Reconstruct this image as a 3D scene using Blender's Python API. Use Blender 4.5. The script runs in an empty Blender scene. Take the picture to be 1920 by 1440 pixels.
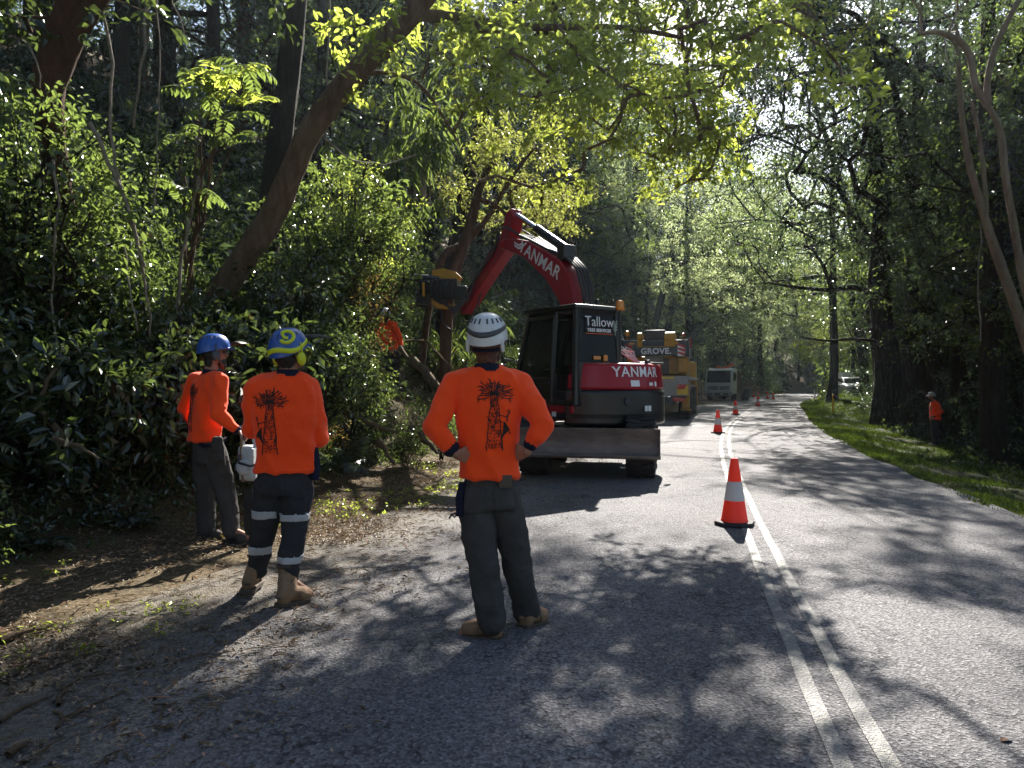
import bpy, bmesh, math, random
import numpy as np
from mathutils import Vector, Matrix, noise as mnoise
from mathutils.bvhtree import BVHTree
R = math.radians
SC = bpy.context.scene
COL = SC.collection
# ------------------------------------------------------------------ camera, sky, sun, exposure
FPX, CAMH = 1331.0, 1.5                      # focal length in pixels of a 1920 wide picture, eye height
cam = bpy.data.cameras.new('camera'); cam.sensor_width = 36; cam.lens = 36 * FPX / 1920
cam.clip_start = .05; cam.clip_end = 3000
camo = bpy.data.objects.new('camera', cam); COL.objects.link(camo)
camo.location = (0, 0, CAMH); camo.rotation_euler = (R(90), 0, 0); SC.camera = camo
SUN_AZ, SUN_EL = 14.0, 38.0
SUNV = Vector((math.sin(R(SUN_AZ)) * math.cos(R(SUN_EL)), math.cos(R(SUN_AZ)) * math.cos(R(SUN_EL)), math.sin(R(SUN_EL))))
w = bpy.data.worlds.new('World'); SC.world = w; w.use_nodes = True
nt = w.node_tree; sky = nt.nodes.new('ShaderNodeTexSky'); sky.sky_type = 'NISHITA'; sky.sun_disc = False
sky.sun_elevation = R(SUN_EL); sky.sun_rotation = R(SUN_AZ)
bg = nt.nodes['Background']; nt.links.new(sky.outputs[0], bg.inputs[0]); bg.inputs[1].default_value = .052
sl = bpy.data.lights.new('sun', 'SUN'); sl.energy = 5.0; sl.angle = R(.5); sl.color = (1, .95, .87)
slo = bpy.data.objects.new('sun', sl); COL.objects.link(slo); slo.rotation_euler = SUNV.to_track_quat('Z', 'Y').to_euler()
SC.view_settings.view_transform = 'Standard'; SC.view_settings.look = 'None'; SC.view_settings.gamma = 1
SC.view_settings.exposure = 1.85
cy = SC.cycles; cy.max_bounces = 6; cy.diffuse_bounces = 3; cy.glossy_bounces = 2; cy.transmission_bounces = 4
cy.transparent_max_bounces = 6; cy.volume_bounces = 0; cy.sample_clamp_indirect = 6; cy.caustics_reflective = False; cy.caustics_refractive = False

# ------------------------------------------------------------------ helpers
def tag(o, label=None, cat=None, group=None, kind=None):
    for k, v in (('label', label), ('category', cat), ('group', group), ('kind', kind)):
        if v: o[k] = v
    return o
def empty(name, loc, label, cat, group=None, rz=0):
    o = bpy.data.objects.new(name, None); COL.objects.link(o); o.location = loc; o.rotation_euler = (0, 0, rz)
    o.empty_display_size = .2
    return tag(o, label, cat, group)
def link(name, me, mats, parent=None):
    o = bpy.data.objects.new(name, me); COL.objects.link(o)
    if mats is not None:
        for m in (mats if isinstance(mats, (list, tuple)) else [mats]): me.materials.append(m)
    if parent is not None: o.parent = parent
    return o
def np_mesh(name, V, F, smooth=False, uv=None, midx=None):
    """V n x 3, F list of face arrays (m x k each) -> mesh"""
    me = bpy.data.meshes.new(name)
    if not isinstance(F, list): F = [F]
    F = [f for f in F if len(f)]
    V = np.asarray(V, dtype=np.float32)
    me.vertices.add(len(V)); me.vertices.foreach_set('co', V.ravel())
    lv = np.concatenate([f.ravel() for f in F]).astype(np.int32)
    tot = np.concatenate([np.full(len(f), f.shape[1]) for f in F]).astype(np.int32)
    st = np.concatenate([[0], np.cumsum(tot)[:-1]]).astype(np.int32)
    me.loops.add(len(lv)); me.loops.foreach_set('vertex_index', lv)
    me.polygons.add(len(tot)); me.polygons.foreach_set('loop_start', st)
    me.polygons.foreach_set('loop_total', tot)
    me.polygons.foreach_set('use_smooth', np.full(len(tot), bool(smooth)))
    if midx is not None: me.polygons.foreach_set('material_index', np.asarray(midx, dtype=np.int32))
    if uv is not None:
        l = me.uv_layers.new(name='UVMap'); l.data.foreach_set('uv', np.asarray(uv, dtype=np.float32)[lv].ravel())
    me.update(); me.validate()
    return me
class MB:
    """collects shapes, then builds ONE mesh object"""
    def __init__(s, M=None): s.v = []; s.f = []; s.sm = []; s.M = M or Matrix()
    def add(s, vs, fs, smooth=False, M=None):
        n = len(s.v); M = s.M @ M if M is not None else s.M
        s.v += [M @ Vector(p) for p in vs]; s.f += [[i + n for i in f] for f in fs]; s.sm += [smooth] * len(fs)
    def box(s, c, size, rot=None, taper=(1, 1)):
        x, y, z = [k / 2 for k in size]; tx, ty = taper
        vs = [(-x, -y, -z), (x, -y, -z), (x, y, -z), (-x, y, -z), (-x * tx, -y * ty, z), (x * tx, -y * ty, z), (x * tx, y * ty, z), (-x * tx, y * ty, z)]
        m = Matrix.Translation(c) @ (rot.to_4x4() if rot is not None else Matrix())
        s.add(vs, [(3, 2, 1, 0), (4, 5, 6, 7), (0, 1, 5, 4), (1, 2, 6, 5), (2, 3, 7, 6), (3, 0, 4, 7)], False, m)
    def cyl(s, p0, p1, r0, r1=None, n=14, caps=True):
        r1 = r0 if r1 is None else r1
        p0, p1 = Vector(p0), Vector(p1); q = (p1 - p0).to_track_quat('Z', 'Y'); a = q @ Vector((1, 0, 0)); b = q @ Vector((0, 1, 0))
        vs = []
        for p, r in ((p0, r0), (p1, r1)):
            for i in range(n):
                t = 2 * math.pi * i / n; vs.append(p + (a * math.cos(t) + b * math.sin(t)) * r)
        s.add(vs, [(i, (i + 1) % n, n + (i + 1) % n, n + i) for i in range(n)], True)
        if caps: s.add(vs, [tuple(range(n - 1, -1, -1)), tuple(range(n, 2 * n))])
    def tube(s, pts, rad, n=8):
        pts = [Vector(p) for p in pts]; rad = rad if hasattr(rad, '__len__') else [rad] * len(pts)
        vs, fs = [], []; up = None
        for i, p in enumerate(pts):
            t = (pts[min(i + 1, len(pts) - 1)] - pts[max(i - 1, 0)]).normalized()
            if up is None: up = t.orthogonal().normalized()
            a = (up - t * up.dot(t)).normalized(); b = t.cross(a); up = a
            for k in range(n):
                g = 2 * math.pi * k / n; vs.append(p + (a * math.cos(g) + b * math.sin(g)) * rad[i])
        for i in range(len(pts) - 1):
            for k in range(n): fs.append((i * n + k, i * n + (k + 1) % n, (i + 1) * n + (k + 1) % n, (i + 1) * n + k))
        s.add(vs, fs, True); m = (len(pts) - 1) * n
        s.add(vs, [tuple(range(n - 1, -1, -1)), tuple(range(m, m + n))])
    def lathe(s, prof, c=(0, 0, 0), axis='Z', n=24, M=None):
        """prof: (radius, height) pairs"""
        vs = []
        for r, h in prof:
            for i in range(n):
                t = 2 * math.pi * i / n; x, y = r * math.cos(t), r * math.sin(t)
                vs.append({'Z': (x, y, h), 'X': (h, x, y), 'Y': (y, h, x)}[axis])
        fs = [(j * n + i, j * n + (i + 1) % n, (j + 1) * n + (i + 1) % n, (j + 1) * n + i) for j in range(len(prof) - 1) for i in range(n)]
        m = Matrix.Translation(c) @ (M if M is not None else Matrix())
        s.add(vs, fs, True, m)
        if prof[0][0] > 1e-6: s.add(vs, [tuple(range(n - 1, -1, -1))], False, m)
        if prof[-1][0] > 1e-6: k = (len(prof) - 1) * n; s.add(vs, [tuple(range(k, k + n))], False, m)
    def prism(s, outline, x0, x1, M=None):
        """outline in the (y, z) plane pushed from x0 to x1"""
        n = len(outline); vs = [(x0, y, z) for y, z in outline] + [(x1, y, z) for y, z in outline]
        s.add(vs, [(i, (i + 1) % n, n + (i + 1) % n, n + i) for i in range(n)] + [tuple(range(n - 1, -1, -1)), tuple(range(n, 2 * n))], False, M)
    def build(s, name, mat, parent=None, bevel=0, seg=2, fix=True):
        me = bpy.data.meshes.new(name); me.from_pydata([tuple(p) for p in s.v], [], s.f)
        me.polygons.foreach_set('use_smooth', s.sm)
        bm = bmesh.new(); bm.from_mesh(me); bmesh.ops.remove_doubles(bm, verts=bm.verts, dist=1e-5)
        if fix: bmesh.ops.recalc_face_normals(bm, faces=bm.faces)
        bm.to_mesh(me); bm.free()
        me.set_sharp_from_angle(angle=R(38))
        o = link(name, me, mat, parent)
        if bevel:
            b = o.modifiers.new('edge', 'BEVEL'); b.width = bevel; b.segments = seg; b.limit_method = 'ANGLE'; b.angle_limit = R(38)
            b.harden_normals = False
        return o
def bake(o):
    """apply an object's modifiers"""
    dg = bpy.context.evaluated_depsgraph_get(); me = bpy.data.meshes.new_from_object(o.evaluated_get(dg))
    old = o.data; o.modifiers.clear(); o.data = me; bpy.data.meshes.remove(old)
def text(name, body, size, mat, M, parent, bold=0, depth=.004, spacing=1.0, sx=1.0, shear=0):
    cu = bpy.data.curves.new(name, 'FONT'); cu.body = body; cu.size = size; cu.extrude = depth; cu.offset = bold; cu.align_x = 'CENTER'; cu.align_y = 'CENTER'
    cu.space_character = spacing * (1.07 if bold else 1); cu.resolution_u = 3; cu.shear = shear
    t = bpy.data.objects.new(name, cu); COL.objects.link(t)
    dg = bpy.context.evaluated_depsgraph_get(); me = bpy.data.meshes.new_from_object(t.evaluated_get(dg))
    bpy.data.objects.remove(t); bpy.data.curves.remove(cu)
    me.transform(M @ Matrix.Diagonal((sx, 1, 1, 1)))
    me.materials.clear()
    return link(name, me, mat, parent)
def frame(o, x, y):
    """matrix whose columns are x, y, x*y and origin o"""
    x = Vector(x).normalized(); y = Vector(y).normalized(); z = x.cross(y).normalized(); y = z.cross(x)
    m = Matrix((x, y, z)).transposed().to_4x4(); m.translation = Vector(o); return m
def at(px, py, d):
    return Vector(((px - 960) / FPX * d, d, CAMH - (py - 720) / FPX * d))
def copy_tree(o, parent=None):
    c = o.copy(); COL.objects.link(c)
    if parent is not None: c.parent = parent; c.matrix_parent_inverse = o.matrix_parent_inverse
    for ch in list(o.children): copy_tree(ch, c)
    return c
# lattice noise for numpy arrays, 0..1
def vnoise(P, seed=0):
    P = np.asarray(P, dtype=np.float64); I = np.floor(P).astype(np.int64); f = P - I; f = f * f * (3 - 2 * f)
    D = P.shape[1]; out = np.zeros(len(P))
    for c in range(2 ** D):
        h = np.full(len(P), seed * 7919 + 12345, dtype=np.int64); wgt = np.ones(len(P))
        for k in range(D):
            b = (c >> k) & 1; h = (h ^ ((I[:, k] + b) * [374761393, 668265263, 2147483647][k])) * 1274126177 & 0x7fffffff
            h = (h ^ (h >> 13)) * 1103515245 & 0x7fffffff
            wgt = wgt * (f[:, k] if b else 1 - f[:, k])
        out += wgt * ((h >> 8) % 65536) / 65535.0
    return out
# ------------------------------------------------------------------ materials
MATS = {}
def _new(name):
    m = bpy.data.materials.new(name); m.use_nodes = True; n = m.node_tree
    return m, n, n.nodes['Principled BSDF']
def _node(n, t, **kw):
    x = n.nodes.new(t)
    for k, v in kw.items(): setattr(x, k, v)
    return x
def _ramp(n, stops, src):
    r = n.nodes.new('ShaderNodeValToRGB'); e = r.color_ramp.elements
    while len(e) < len(stops): e.new(.5)
    for el, (p, c) in zip(e, stops): el.position = p; el.color = (*c, 1) if len(c) == 3 else c
    n.links.new(src, r.inputs[0]); return r
def _noise(n, scale, detail=4, rough=.55, vec=None, stretch=None):
    x = n.nodes.new('ShaderNodeTexNoise'); x.inputs['Scale'].default_value = scale; x.inputs['Detail'].default_value = detail; x.inputs['Roughness'].default_value = rough
    if vec is None:
        tc = n.nodes.new('ShaderNodeTexCoord'); vec = tc.outputs['Object']
    if stretch:
        mp = n.nodes.new('ShaderNodeMapping'); mp.inputs['Scale'].default_value = stretch; n.links.new(vec, mp.inputs[0]); vec = mp.outputs[0]
    n.links.new(vec, x.inputs['Vector']); return x
def _bump(n, h, strength, dist, b):
    u = n.nodes.new('ShaderNodeBump'); u.inputs['Strength'].default_value = strength; u.inputs['Distance'].default_value = dist
    n.links.new(h, u.inputs['Height']); n.links.new(u.outputs[0], b.inputs['Normal']); return u
def mat(name, col, rough=.5, metal=0, var=.12, scale=6, bump=0, bscale=60, bdist=.003, spec=.5, coat=0, dirt=None, stretch=None, sheen=0):
    if name in MATS: return MATS[name]
    m, n, b = _new(name); b.inputs['Roughness'].default_value = rough; b.inputs['Metallic'].default_value = metal
    b.inputs['Specular IOR Level'].default_value = spec; b.inputs['Coat Weight'].default_value = coat; b.inputs['Coat Roughness'].default_value = .08
    if sheen: b.inputs['Sheen Weight'].default_value = sheen
    x = _noise(n, scale, 5, .6, stretch=stretch)
    lo = tuple(c * (1 - var) for c in col); hi = tuple(c * (1 + var) for c in col)
    r = _ramp(n, [(.3, lo), (.7, hi)] if not dirt else [(.28, lo), (.6, hi), (.72, dirt)], x.outputs['Fac'])
    n.links.new(r.outputs[0], b.inputs['Base Color'])
    rr = n.nodes.new('ShaderNodeMapRange'); rr.inputs[3].default_value = max(.02, rough - .08); rr.inputs[4].default_value = min(1, rough + .1)
    n.links.new(x.outputs['Fac'], rr.inputs[0]); n.links.new(rr.outputs[0], b.inputs['Roughness'])
    if bump:
        y = _noise(n, bscale, 3, .6, stretch=stretch); _bump(n, y.outputs['Fac'], bump, bdist, b)
    MATS[name] = m; return m
def leafmat(name, dark, light, trans, tmix=.45, rough=.42, spec=.5):
    m, n, b = _new(name)
    g = n.nodes.new('ShaderNodeNewGeometry'); oi = n.nodes.new('ShaderNodeObjectInfo')
    mid = tuple((a + c) / 2 for a, c in zip(dark, light))
    r = _ramp(n, [(0, dark), (.55, mid), (.93, light), (1, (light[0] * 1.7, light[1] * 1.1, light[2]))], g.outputs['Random Per Island'])
    hs = n.nodes.new('ShaderNodeHueSaturation'); n.links.new(r.outputs[0], hs.inputs['Color'])
    mr = n.nodes.new('ShaderNodeMapRange'); mr.inputs[3].default_value = .75; mr.inputs[4].default_value = 1.25
    n.links.new(oi.outputs['Random'], mr.inputs[0]); n.links.new(mr.outputs[0], hs.inputs['Value'])
    n.links.new(hs.outputs[0], b.inputs['Base Color']); b.inputs['Roughness'].default_value = rough; b.inputs['Specular IOR Level'].default_value = spec
    t = n.nodes.new('ShaderNodeBsdfTranslucent')
    rt = _ramp(n, [(0, tuple(c * .6 for c in trans)), (1, trans)], g.outputs['Random Per Island']); n.links.new(rt.outputs[0], t.inputs[0])
    mx = n.nodes.new('ShaderNodeMixShader'); mx.inputs[0].default_value = tmix
    n.links.new(b.outputs[0], mx.inputs[1]); n.links.new(t.outputs[0], mx.inputs[2])
    n.links.new(mx.outputs[0], n.nodes['Material Output'].inputs[0])
    MATS[name] = m; return m
def barkmat(name, c0, c1, c2, scale=9, bump=.8):
    m, n, b = _new(name); b.inputs['Roughness'].default_value = .92; b.inputs['Specular IOR Level'].default_value = .15
    x = _noise(n, scale, 8, .75, stretch=(1, 1, .22)); y = _noise(n, 1.7, 4, .6)
    r = _ramp(n, [(.3, c0), (.55, c1), (.78, c2)], x.outputs['Fac'])
    mxn = n.nodes.new('ShaderNodeMix'); mxn.data_type = 'RGBA'; mxn.blend_type = 'MIX'
    mo = _ramp(n, [(.45, (0, 0, 0)), (.7, (.6, .6, .6))], y.outputs['Fac'])
    n.links.new(mo.outputs[0], mxn.inputs[0]); n.links.new(r.outputs[0], mxn.inputs[6]); mxn.inputs[7].default_value = (c1[0] * .9, c1[1] * 1.15, c1[2] * .75, 1)
    n.links.new(mxn.outputs[2], b.inputs['Base Color']); z = _noise(n, scale * 2.2, 8, .78, stretch=(1, 1, .3)); _bump(n, z.outputs['Fac'], min(1, bump * 1.3), .09, b)
    MATS[name] = m; return m
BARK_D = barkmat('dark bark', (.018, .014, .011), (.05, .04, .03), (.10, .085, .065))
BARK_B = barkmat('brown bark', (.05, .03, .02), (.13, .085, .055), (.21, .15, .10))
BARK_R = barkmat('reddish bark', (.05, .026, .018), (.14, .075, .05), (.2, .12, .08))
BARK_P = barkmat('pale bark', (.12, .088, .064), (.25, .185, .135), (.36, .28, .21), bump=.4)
BARK_L = barkmat('sunlit brown bark', (.09, .06, .04), (.23, .16, .11), (.34, .26, .19))  # brown bark lightened, sunlight on the leaning trunk put into its colour
VINE_M = mat('vine stem', (.2, .17, .13), .9, var=.4, scale=30, spec=.15)
LF_G = leafmat('glossy leaf', (.014, .024, .011), (.055, .082, .034), (.14, .20, .04), .34, .22, 1.0)
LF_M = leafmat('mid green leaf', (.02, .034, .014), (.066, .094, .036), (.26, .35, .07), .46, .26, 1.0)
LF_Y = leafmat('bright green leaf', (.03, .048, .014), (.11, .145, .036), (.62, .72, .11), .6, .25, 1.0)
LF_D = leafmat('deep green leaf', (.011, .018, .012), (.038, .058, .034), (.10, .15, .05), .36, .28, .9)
LF_S = leafmat('sun-silvered leaf', (.05, .075, .04), (.20, .24, .15), (.58, .68, .30), .56, .26, 1.0)  # green paled towards silver, the sun's glints on far leaves put into their colour
LF_T = leafmat('tan leaf', (.09, .05, .018), (.24, .17, .06), (.42, .30, .07), .4, .6, .3)
LF_O = leafmat('gold green leaf', (.06, .08, .022), (.17, .19, .05), (.46, .50, .10), .48, .35)
LF_B = leafmat('fine needle leaf', (.012, .028, .014), (.04, .07, .035), (.07, .13, .05), .34, .45)
GRASS_M = leafmat('grass blade', (.025, .038, .010), (.10, .14, .03), (.24, .34, .035), .42, .5)
LITTER = leafmat('fallen leaf', (.07, .045, .025), (.36, .28, .19), (.3, .2, .1), .15, .6, .3)
# ------------------------------------------------------------------ terrain
_D = np.linspace(-600, 900, 7501)
_X = np.interp(_D, [-600, -40, 0, 2.8, 5.5, 9.5, 15.4, 22, 28.5, 36, 50, 75, 100, 118, 135, 160, 900],
               [-120, -8, .72, 1.385, 2.015, 3.05, 4.6, 6.6, 8.9, 11.9, 17.2, 28.2, 41, 50, 56, 61, 120])
_k = np.exp(-.5 * (np.arange(-40, 41) / 14.) ** 2); _k /= _k.sum(); _X = np.convolve(np.pad(_X, 40, 'edge'), _k, 'valid'); _S = np.gradient(_X, _D)
def xc(d): return np.interp(d, _D, _X)
def slope(d): return np.interp(d, _D, _S)
def foot(d): return np.interp(d, [-20, 5, 8, 11, 16, 25, 40, 100], [5.8, 5.75, 5.75, 6.05, 5.55, 5.0, 4.8, 4.6])
def uof(X, d): return (X - xc(d)) / np.sqrt(1 + slope(d) ** 2)
def xof(u, d): return xc(d) + u * np.sqrt(1 + slope(d) ** 2)
def sstep(a, b, x): t = np.clip((x - a) / (b - a), 0, 1); return t * t * (3 - 2 * t)
def zg(X, d):
    X = np.atleast_1d(np.asarray(X, float)); d = np.atleast_1d(np.asarray(d, float)); u = uof(X, d)
    v = -u - foot(d); wv = u - 2.9; P = np.stack([X, d], 1)
    nz = vnoise(P * .9, 3) - .5; n2 = vnoise(P * .2, 5) - .5
    zl = np.interp(v, [-1.5, 0, .5, 2, 6, 15, 30, 60, 140, 500], [.0, .04, .2, 1.35, 4.7, 11.5, 20, 26, 30, 34]) + (nz * .5 + n2 * 1.0) * np.clip(v, 0, 1.2)
    zr = np.interp(wv, [0, .3, 3.2, 8, 20, 60, 140, 500], [-.035, -.06, -.45, -1.15, -2, -2.2, 4, 20]) + nz * .22 * np.clip(wv, 0, 1)
    zr = zr + 1.0 * sstep(26, 50, d) * sstep(.4, 3, wv) * (1 - sstep(9, 16, wv))
    z = np.where(v > -1.5, zl, np.where(wv > 0, zr, -.035))
    z = z + np.where(d > 118, (d - 118) * .22, 0) * (1 - .0) * np.where(d < 300, 1, 182 / np.maximum(d - 118, 1))
    return z
def gz(X, d): return float(zg(X, d)[0])
us = np.concatenate([[-420, -250, -150, -100, -75, -60, -50], np.arange(-42, -14, 1.6), np.arange(-14, -4.2, .28), np.linspace(-4.2, 2.9, 8), np.arange(3.0, 9, .4), np.arange(9, 30, 1.6), [34, 40, 50, 65, 85, 110, 150, 250, 420]])
ds = np.concatenate([[-500, -300, -160, -90, -60], np.arange(-40, 2, 1.5), np.arange(2, 24, .3), np.arange(24, 60, .8), np.arange(60, 140, 2.5), [150, 170, 200, 260, 400, 700]])
UU, DD = np.meshgrid(us, ds); XX = xof(UU, DD); ZZ = zg(XX.ravel(), DD.ravel())
nu, nd = len(us), len(ds)
i0 = (np.arange(nd - 1)[:, None] * nu + np.arange(nu - 1)[None]).ravel()
GF = np.stack([i0, i0 + 1, i0 + nu + 1, i0 + nu], 1)
def ground_mat():
    m, n, b = _new('forest soil'); b.inputs['Roughness'].default_value = .95; b.inputs['Specular IOR Level'].default_value = .2
    uv = n.nodes.new('ShaderNodeTexCoord')
    a = _noise(n, 1.1, 6, .65, uv.outputs['Object']); c = _noise(n, 28, 5, .7, uv.outputs['Object'])
    r = _ramp(n, [(.3, (.045, .032, .02)), (.5, (.11, .085, .052)), (.68, (.19, .155, .105)), (.8, (.06, .06, .03))], c.outputs['Fac'])
    r2 = _ramp(n, [(.35, (.75, .75, .7)), (.7, (1.1, 1.0, .85))], a.outputs['Fac'])
    mx = n.nodes.new('ShaderNodeMix'); mx.data_type = 'RGBA'; mx.blend_type = 'MULTIPLY'; mx.inputs[0].default_value = 1
    n.links.new(r.outputs[0], mx.inputs[6]); n.links.new(r2.outputs[0], mx.inputs[7])
    sp = n.nodes.new('ShaderNodeSeparateXYZ'); n.links.new(uv.outputs['UV'], sp.inputs[0]); gr = n.nodes.new('ShaderNodeMapRange'); gr.inputs[1].default_value = 2.9; gr.inputs[2].default_value = 3.4; n.links.new(sp.outputs[0], gr.inputs[0])
    vr = _ramp(n, [(.3, (.02, .022, .01)), (.55, (.045, .05, .02)), (.75, (.09, .075, .045))], c.outputs['Fac']); m3 = n.nodes.new('ShaderNodeMix'); m3.data_type = 'RGBA'; n.links.new(gr.outputs[0], m3.inputs[0]); n.links.new(mx.outputs[2], m3.inputs[6]); n.links.new(vr.outputs[0], m3.inputs[7]); n.links.new(m3.outputs[2], b.inputs['Base Color'])
    _bump(n, c.outputs['Fac'], .9, .03, b); return m
GROUND = link('ground', np_mesh('ground', np.stack([XX.ravel(), DD.ravel(), ZZ], 1), GF, True, np.stack([UU.ravel(), DD.ravel()], 1)), ground_mat()); tag(GROUND, kind='structure')
def road_mat():
    m, n, b = _new('chip seal'); tc = n.nodes.new('ShaderNodeTexCoord'); ob = tc.outputs['Object']
    v = n.nodes.new('ShaderNodeTexVoronoi'); v.inputs['Scale'].default_value = 72; n.links.new(ob, v.inputs['Vector'])
    g = _noise(n, 140, 3, .7, ob); mid2 = _noise(n, 24, 6, .75, ob); big = _noise(n, .5, 4, .6, ob); mid = _noise(n, 3.5, 5, .65, ob)
    stone = _ramp(n, [(0, (.075, .072, .076)), (.45, (.16, .155, .16)), (.8, (.25, .242, .244)), (1, (.36, .35, .35))], v.outputs['Color'])
    wear = _ramp(n, [(.25, (.66, .66, .68)), (.5, (.95, .95, .95)), (.72, (1.12, 1.11, 1.1))], big.outputs['Fac'])
    mx = n.nodes.new('ShaderNodeMix'); mx.data_type = 'RGBA'; mx.blend_type = 'MULTIPLY'; mx.inputs[0].default_value = 1
    n.links.new(stone.outputs[0], mx.inputs[6]); n.links.new(wear.outputs[0], mx.inputs[7])
    uvs = n.nodes.new('ShaderNodeSeparateXYZ'); n.links.new(tc.outputs['UV'], uvs.inputs[0])
    ad = n.nodes.new('ShaderNodeMath'); ad.operation = 'MULTIPLY_ADD'; n.links.new(mid.outputs['Fac'], ad.inputs[0]); ad.inputs[1].default_value = 2.2; n.links.new(uvs.outputs[0], ad.inputs[2])
    mr = n.nodes.new('ShaderNodeMapRange'); mr.inputs[1].default_value = -1.35; mr.inputs[2].default_value = -3.2; n.links.new(ad.outputs[0], mr.inputs[0])
    dirt = _ramp(n, [(.3, (.06, .048, .034)), (.5, (.15, .125, .09)), (.68, (.27, .235, .18)), (.8, (.10, .10, .045))], mid2.outputs['Fac'])
    m2 = n.nodes.new('ShaderNodeMix'); m2.data_type = 'RGBA'; n.links.new(mr.outputs[0], m2.inputs[0]); n.links.new(mx.outputs[2], m2.inputs[6]); n.links.new(dirt.outputs[0], m2.inputs[7])
    # hairline cracks, and lighter polished wheel paths along each lane
    ck = _noise(n, .9, 5, .6, ob); ca = n.nodes.new('ShaderNodeMath'); ca.operation = 'SUBTRACT'; n.links.new(ck.outputs['Fac'], ca.inputs[0]); ca.inputs[1].default_value = .52; cb = n.nodes.new('ShaderNodeMath'); cb.operation = 'ABSOLUTE'; n.links.new(ca.outputs[0], cb.inputs[0])
    cr_ = _ramp(n, [(.0, (.45, .45, .47)), (.0035, (.62, .62, .63)), (.006, (1, 1, 1))], cb.outputs[0])
    wp = n.nodes.new('ShaderNodeMath'); wp.operation = 'SINE'; wm = n.nodes.new('ShaderNodeMath'); wm.operation = 'MULTIPLY'; wm.inputs[1].default_value = 3.7; n.links.new(uvs.outputs[0], wm.inputs[0]); n.links.new(wm.outputs[0], wp.inputs[0])
    wr = n.nodes.new('ShaderNodeMapRange'); wr.inputs[1].default_value = -1; wr.inputs[2].default_value = 1; wr.inputs[3].default_value = .93; wr.inputs[4].default_value = 1.08; n.links.new(wp.outputs[0], wr.inputs[0])
    mk = n.nodes.new('ShaderNodeMix'); mk.data_type = 'RGBA'; mk.blend_type = 'MULTIPLY'; mk.inputs[0].default_value = 1; n.links.new(m2.outputs[2], mk.inputs[6]); n.links.new(cr_.outputs[0], mk.inputs[7])
    vs_ = n.nodes.new('ShaderNodeVectorMath'); vs_.operation = 'SCALE'; n.links.new(mk.outputs[2], vs_.inputs[0]); n.links.new(wr.outputs[0], vs_.inputs['Scale'])
    n.links.new(vs_.outputs[0], b.inputs['Base Color']); b.inputs['Roughness'].default_value = .8; b.inputs['Specular IOR Level'].default_value = .16
    h = n.nodes.new('ShaderNodeMath'); h.operation = 'ADD'; n.links.new(v.outputs['Distance'], h.inputs[0]); n.links.new(g.outputs['Fac'], h.inputs[1])
    _bump(n, h.outputs[0], 1.0, .011, b); return m
ROADM = road_mat()
ru = np.concatenate([[-4.35], np.linspace(-4.3, 2.9, 13), [2.95]]); rd = np.concatenate([np.arange(-30, 60, .75), np.arange(60, 124, 2.)])
RU, RD = np.meshgrid(ru, rd); jit = (vnoise(np.stack([RD.ravel() * .7, RU.ravel() * 0 + 5], 1), 9) - .5)
ue = RU.ravel() + np.where(RU.ravel() < -4.2, jit * .5, 0) + np.where(RU.ravel() > 2.85, jit * .22, 0)
RX = xof(ue, RD.ravel()); RZ = np.where((RU.ravel() < -4.31) | (RU.ravel() > 2.93), -.07, .004 + 0 * ue)
k0 = (np.arange(len(rd) - 1)[:, None] * len(ru) + np.arange(len(ru) - 1)[None]).ravel()
ROAD = link('road', np_mesh('road', np.stack([RX, RD.ravel(), RZ], 1), np.stack([k0, k0 + 1, k0 + len(ru) + 1, k0 + len(ru)], 1), True, np.stack([ue, RD.ravel()], 1)), ROADM); tag(ROAD, kind='structure')
def line_mat():
    m, n, b = _new('worn line paint'); tc = n.nodes.new('ShaderNodeTexCoord'); g = _noise(n, 55, 4, .75, tc.outputs['Object']); h = _noise(n, 2.5, 4, .6, tc.outputs['Object'])
    ad = n.nodes.new('ShaderNodeMath'); ad.operation = 'MULTIPLY_ADD'; n.links.new(h.outputs['Fac'], ad.inputs[0]); ad.inputs[1].default_value = .5; n.links.new(g.outputs['Fac'], ad.inputs[2])
    r = _ramp(n, [(.74, (.16, .155, .15)), (1.12, (.44, .42, .34))], ad.outputs[0]); n.links.new(r.outputs[0], b.inputs['Base Color']); b.inputs['Roughness'].default_value = .7
    v = n.nodes.new('ShaderNodeTexVoronoi'); v.inputs['Scale'].default_value = 95; n.links.new(tc.outputs['Object'], v.inputs['Vector']); _bump(n, v.outputs['Distance'], .8, .009, b); return m
LINEM = line_mat()
for du in (-.092, .092):
    q = np.arange(-20, 100, .4); e = (vnoise(np.stack([q * 3, q * 0 + du * 40], 1), 4) - .5) * .02
    a = np.stack([xof(du - .038 + e, q), q, q * 0 + .009], 1); c = np.stack([xof(du + .038 + e, q), q, q * 0 + .009], 1)
    V = np.stack([a, c], 1).reshape(-1, 3); j = np.arange(len(q) - 1) * 2
    tag(link('road_marking', np_mesh('road_marking', V, np.stack([j, j + 1, j + 3, j + 2], 1)), LINEM), kind='structure')
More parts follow.
